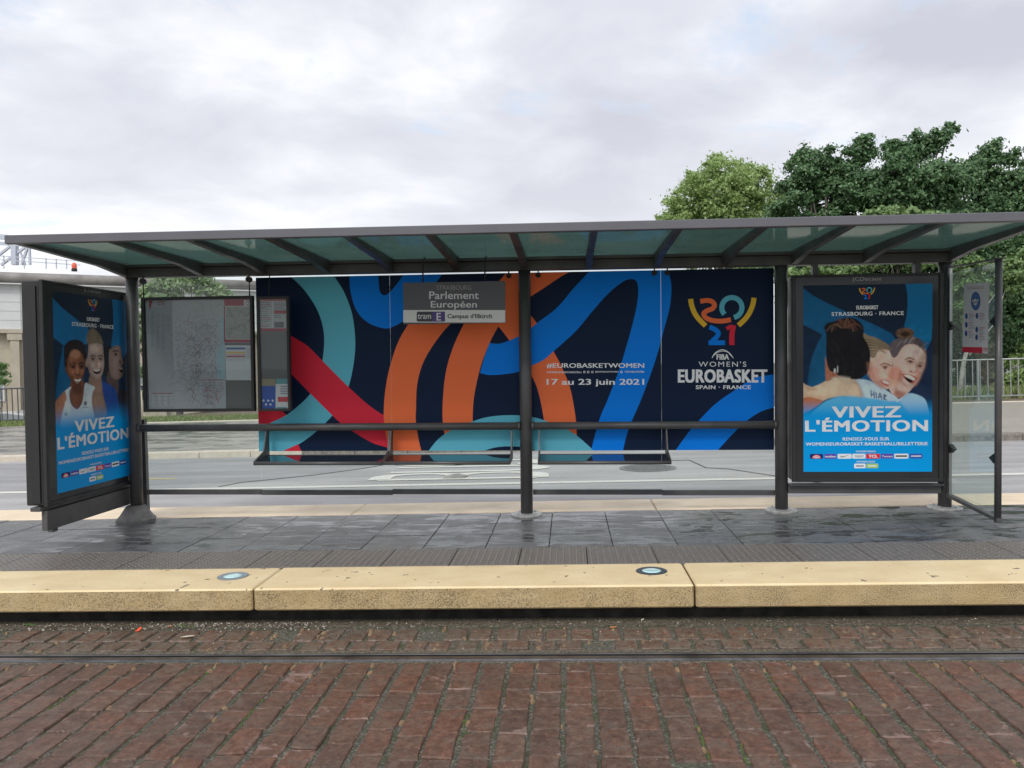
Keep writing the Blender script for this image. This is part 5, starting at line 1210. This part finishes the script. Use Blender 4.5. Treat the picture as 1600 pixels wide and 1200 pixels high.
tree('birch_tree', 1499, -.3, 30.5, [(1500, 450, 22), (1515, 425, 22), (1530, 460, 22), (1490, 480, 16), (1510, 495, 18), (1575, 440, 20), (1590, 410, 26)], .075, 4500, L_MID, 'slender birch with a pale trunk behind the side glass', seed=17, trunk=.09, bark=BIRCH, lean=.35)
tree('bush', 1590, -.3, 32.5, [(1595, 570, 24), (1620, 560, 30), (1570, 590, 14), (1600, 600, 18)], .08, 2600, L_LITE, 'bright green bush behind the right railing', cat='bush', seed=20, trunk=.05)
tree('bush', 1520, -.3, 34, [(1500, 580, 22), (1530, 575, 26), (1560, 590, 22), (1480, 600, 22), (1540, 550, 24), (1505, 550, 22), (1600, 520, 40)], .09, 2300, L_DARK, 'dark undergrowth bush behind the side glass', cat='bush', seed=23, trunk=.05)
tree('left_tree', 280, -2.0, 33, [(255, 452, 24), (285, 440, 22), (308, 440, 20), (330, 452, 16), (345, 462, 14), (230, 455, 14), (335, 470, 24), (240, 478, 20), (352, 470, 16), (300, 500, 40), (250, 520, 34), (340, 520, 36), (222, 500, 16), (215, 540, 14), (222, 580, 14), (290, 560, 40), (230, 610, 16), (213, 460, 8), (320, 600, 40)], .095, 3600, L_HAZY, 'mid green tree behind the map board on the left', seed=26, trunk=.18)
tree('shrub', -20, -2.0, 31, [(-5, 585, 12), (2, 570, 8), (-20, 575, 14), (4, 595, 8)], .07, 4500, L_MID, 'small green shrub at the left edge behind the railing', cat='bush', seed=29, trunk=.05)
# far trees standing behind the printed glass and beyond the frame, so the place goes on
tree('leafy_tree', 1760, -.3, 36, [(1720, 300, 70), (1790, 320, 70), (1760, 420, 90), (1700, 480, 60)], .16, 900, L_DARK, 'dark green maple standing outside the right edge', seed=31, group='dark maples behind the shelter')

# ------------------------------------------------------------------ litter and weeds on the ground
def scrap(px, py, pts, col, name, label, cat, h=TH+.006):
    p = UG(px, py, h); e = MB().add([(x, y, z) for x, y, z in pts], [tuple(range(len(pts)))])
    n_ = len(pts); e.add([(x, y, z-.002) for x, y, z in pts], [tuple(range(n_-1, -1, -1))]); o = e.obj(name, mat(name+'_col', col, .6)); o.location = G(p.x, p.y, h); o.rotation_euler = GR
    tag(o, label, cat)
scrap(216, 985, [(-.018, -.01, 0), (.012, -.016, .002), (.02, .006, .012), (.006, .02, .02), (-.008, .006, .006)], (.75, .09, .03), 'orange_scrap', 'bright orange plastic scrap lying by the kerb foot on the left', 'litter')
scrap(293, 995, [(-.05, -.006, 0), (.0, -.016, .004), (.05, -.002, .008), (.03, .014, .006), (-.02, .01, .003)], (.62, .56, .45), 'fallen_leaf', 'pale dry leaf lying on the bricks below the left kerb stone', 'leaf')
scrap(266, 979, [(-.016, -.004, 0), (.014, -.006, .004), (.016, .008, .006), (-.012, .008, .002)], (.55, .24, .10), 'brick_chip', 'small orange brick chip between the weeds and the orange scrap', 'litter')
scrap(958, 980, [(-.02, -.005, 0), (.018, -.006, .003), (.02, .006, .004), (-.018, .008, .002)], (.60, .24, .08), 'cigarette_end', 'orange cigarette end on the bricks near the centre', 'litter')
scrap(1004, 969, [(-.008, -.006, 0), (.008, -.006, .008), (.009, .006, .01), (-.008, .008, .004)], (.7, .68, .55), 'pebble', 'small pale pebble on the concrete strip below the kerb', 'pebble')
WEED = mat('weed_leaf', (.09, .20, .03), .6)
def weed(px, py, n_, spread, ht, label):
    p = UG(px, py, TH); g = random.Random(px); mb = MB()
    for i in range(n_):
        a_ = g.uniform(0, 6.28); x, y = g.gauss(0, spread), g.gauss(0, .012); l_ = ht*g.uniform(.5, 1.2); d = Vector((math.cos(a_)*l_*.8, math.sin(a_)*l_*.4, l_*.55)); s_ = Vector((-d.y, d.x, 0)).normalized()*l_*.16
        b_ = Vector((x, y, -.008)); mb.add([b_, b_+d*.5+s_, b_+d+Vector((0, 0, -.2*l_)), b_+d*.5-s_], [(0, 1, 2, 3)])
    o = mb.obj('weed', WEED); o.location = p; tag(o, label, 'weed')
weed(290, 978, 90, .05, .028, 'spreading green weed growing by the kerb foot')
weed(49, 976, 26, .014, .035, 'small upright green weed at the far left kerb foot')
for i in range(9): pass
mossm = MB()
for i in range(900):
    ci = random.choice([3, 3, 4, -4, -8, -14, 8, 11, 14, -18, -11, 6]); x = (ci+.5)*PITCH+.035+random.gauss(0, .005); y = random.uniform(2.6, 4.4)
    if (math.sin(y*5+ci)+math.sin(y*11+ci*2)) < .3: continue
    s_ = random.uniform(.003, .008); blob(mossm, x, y, TH-.012, s_, s_*1.4, .011, 0, 5)
mossm.obj('moss', mat('moss_green', (.085, .13, .03), .95), trk, kind='stuff')
print('LEAVES', TOT, 'BRICKS', nb)
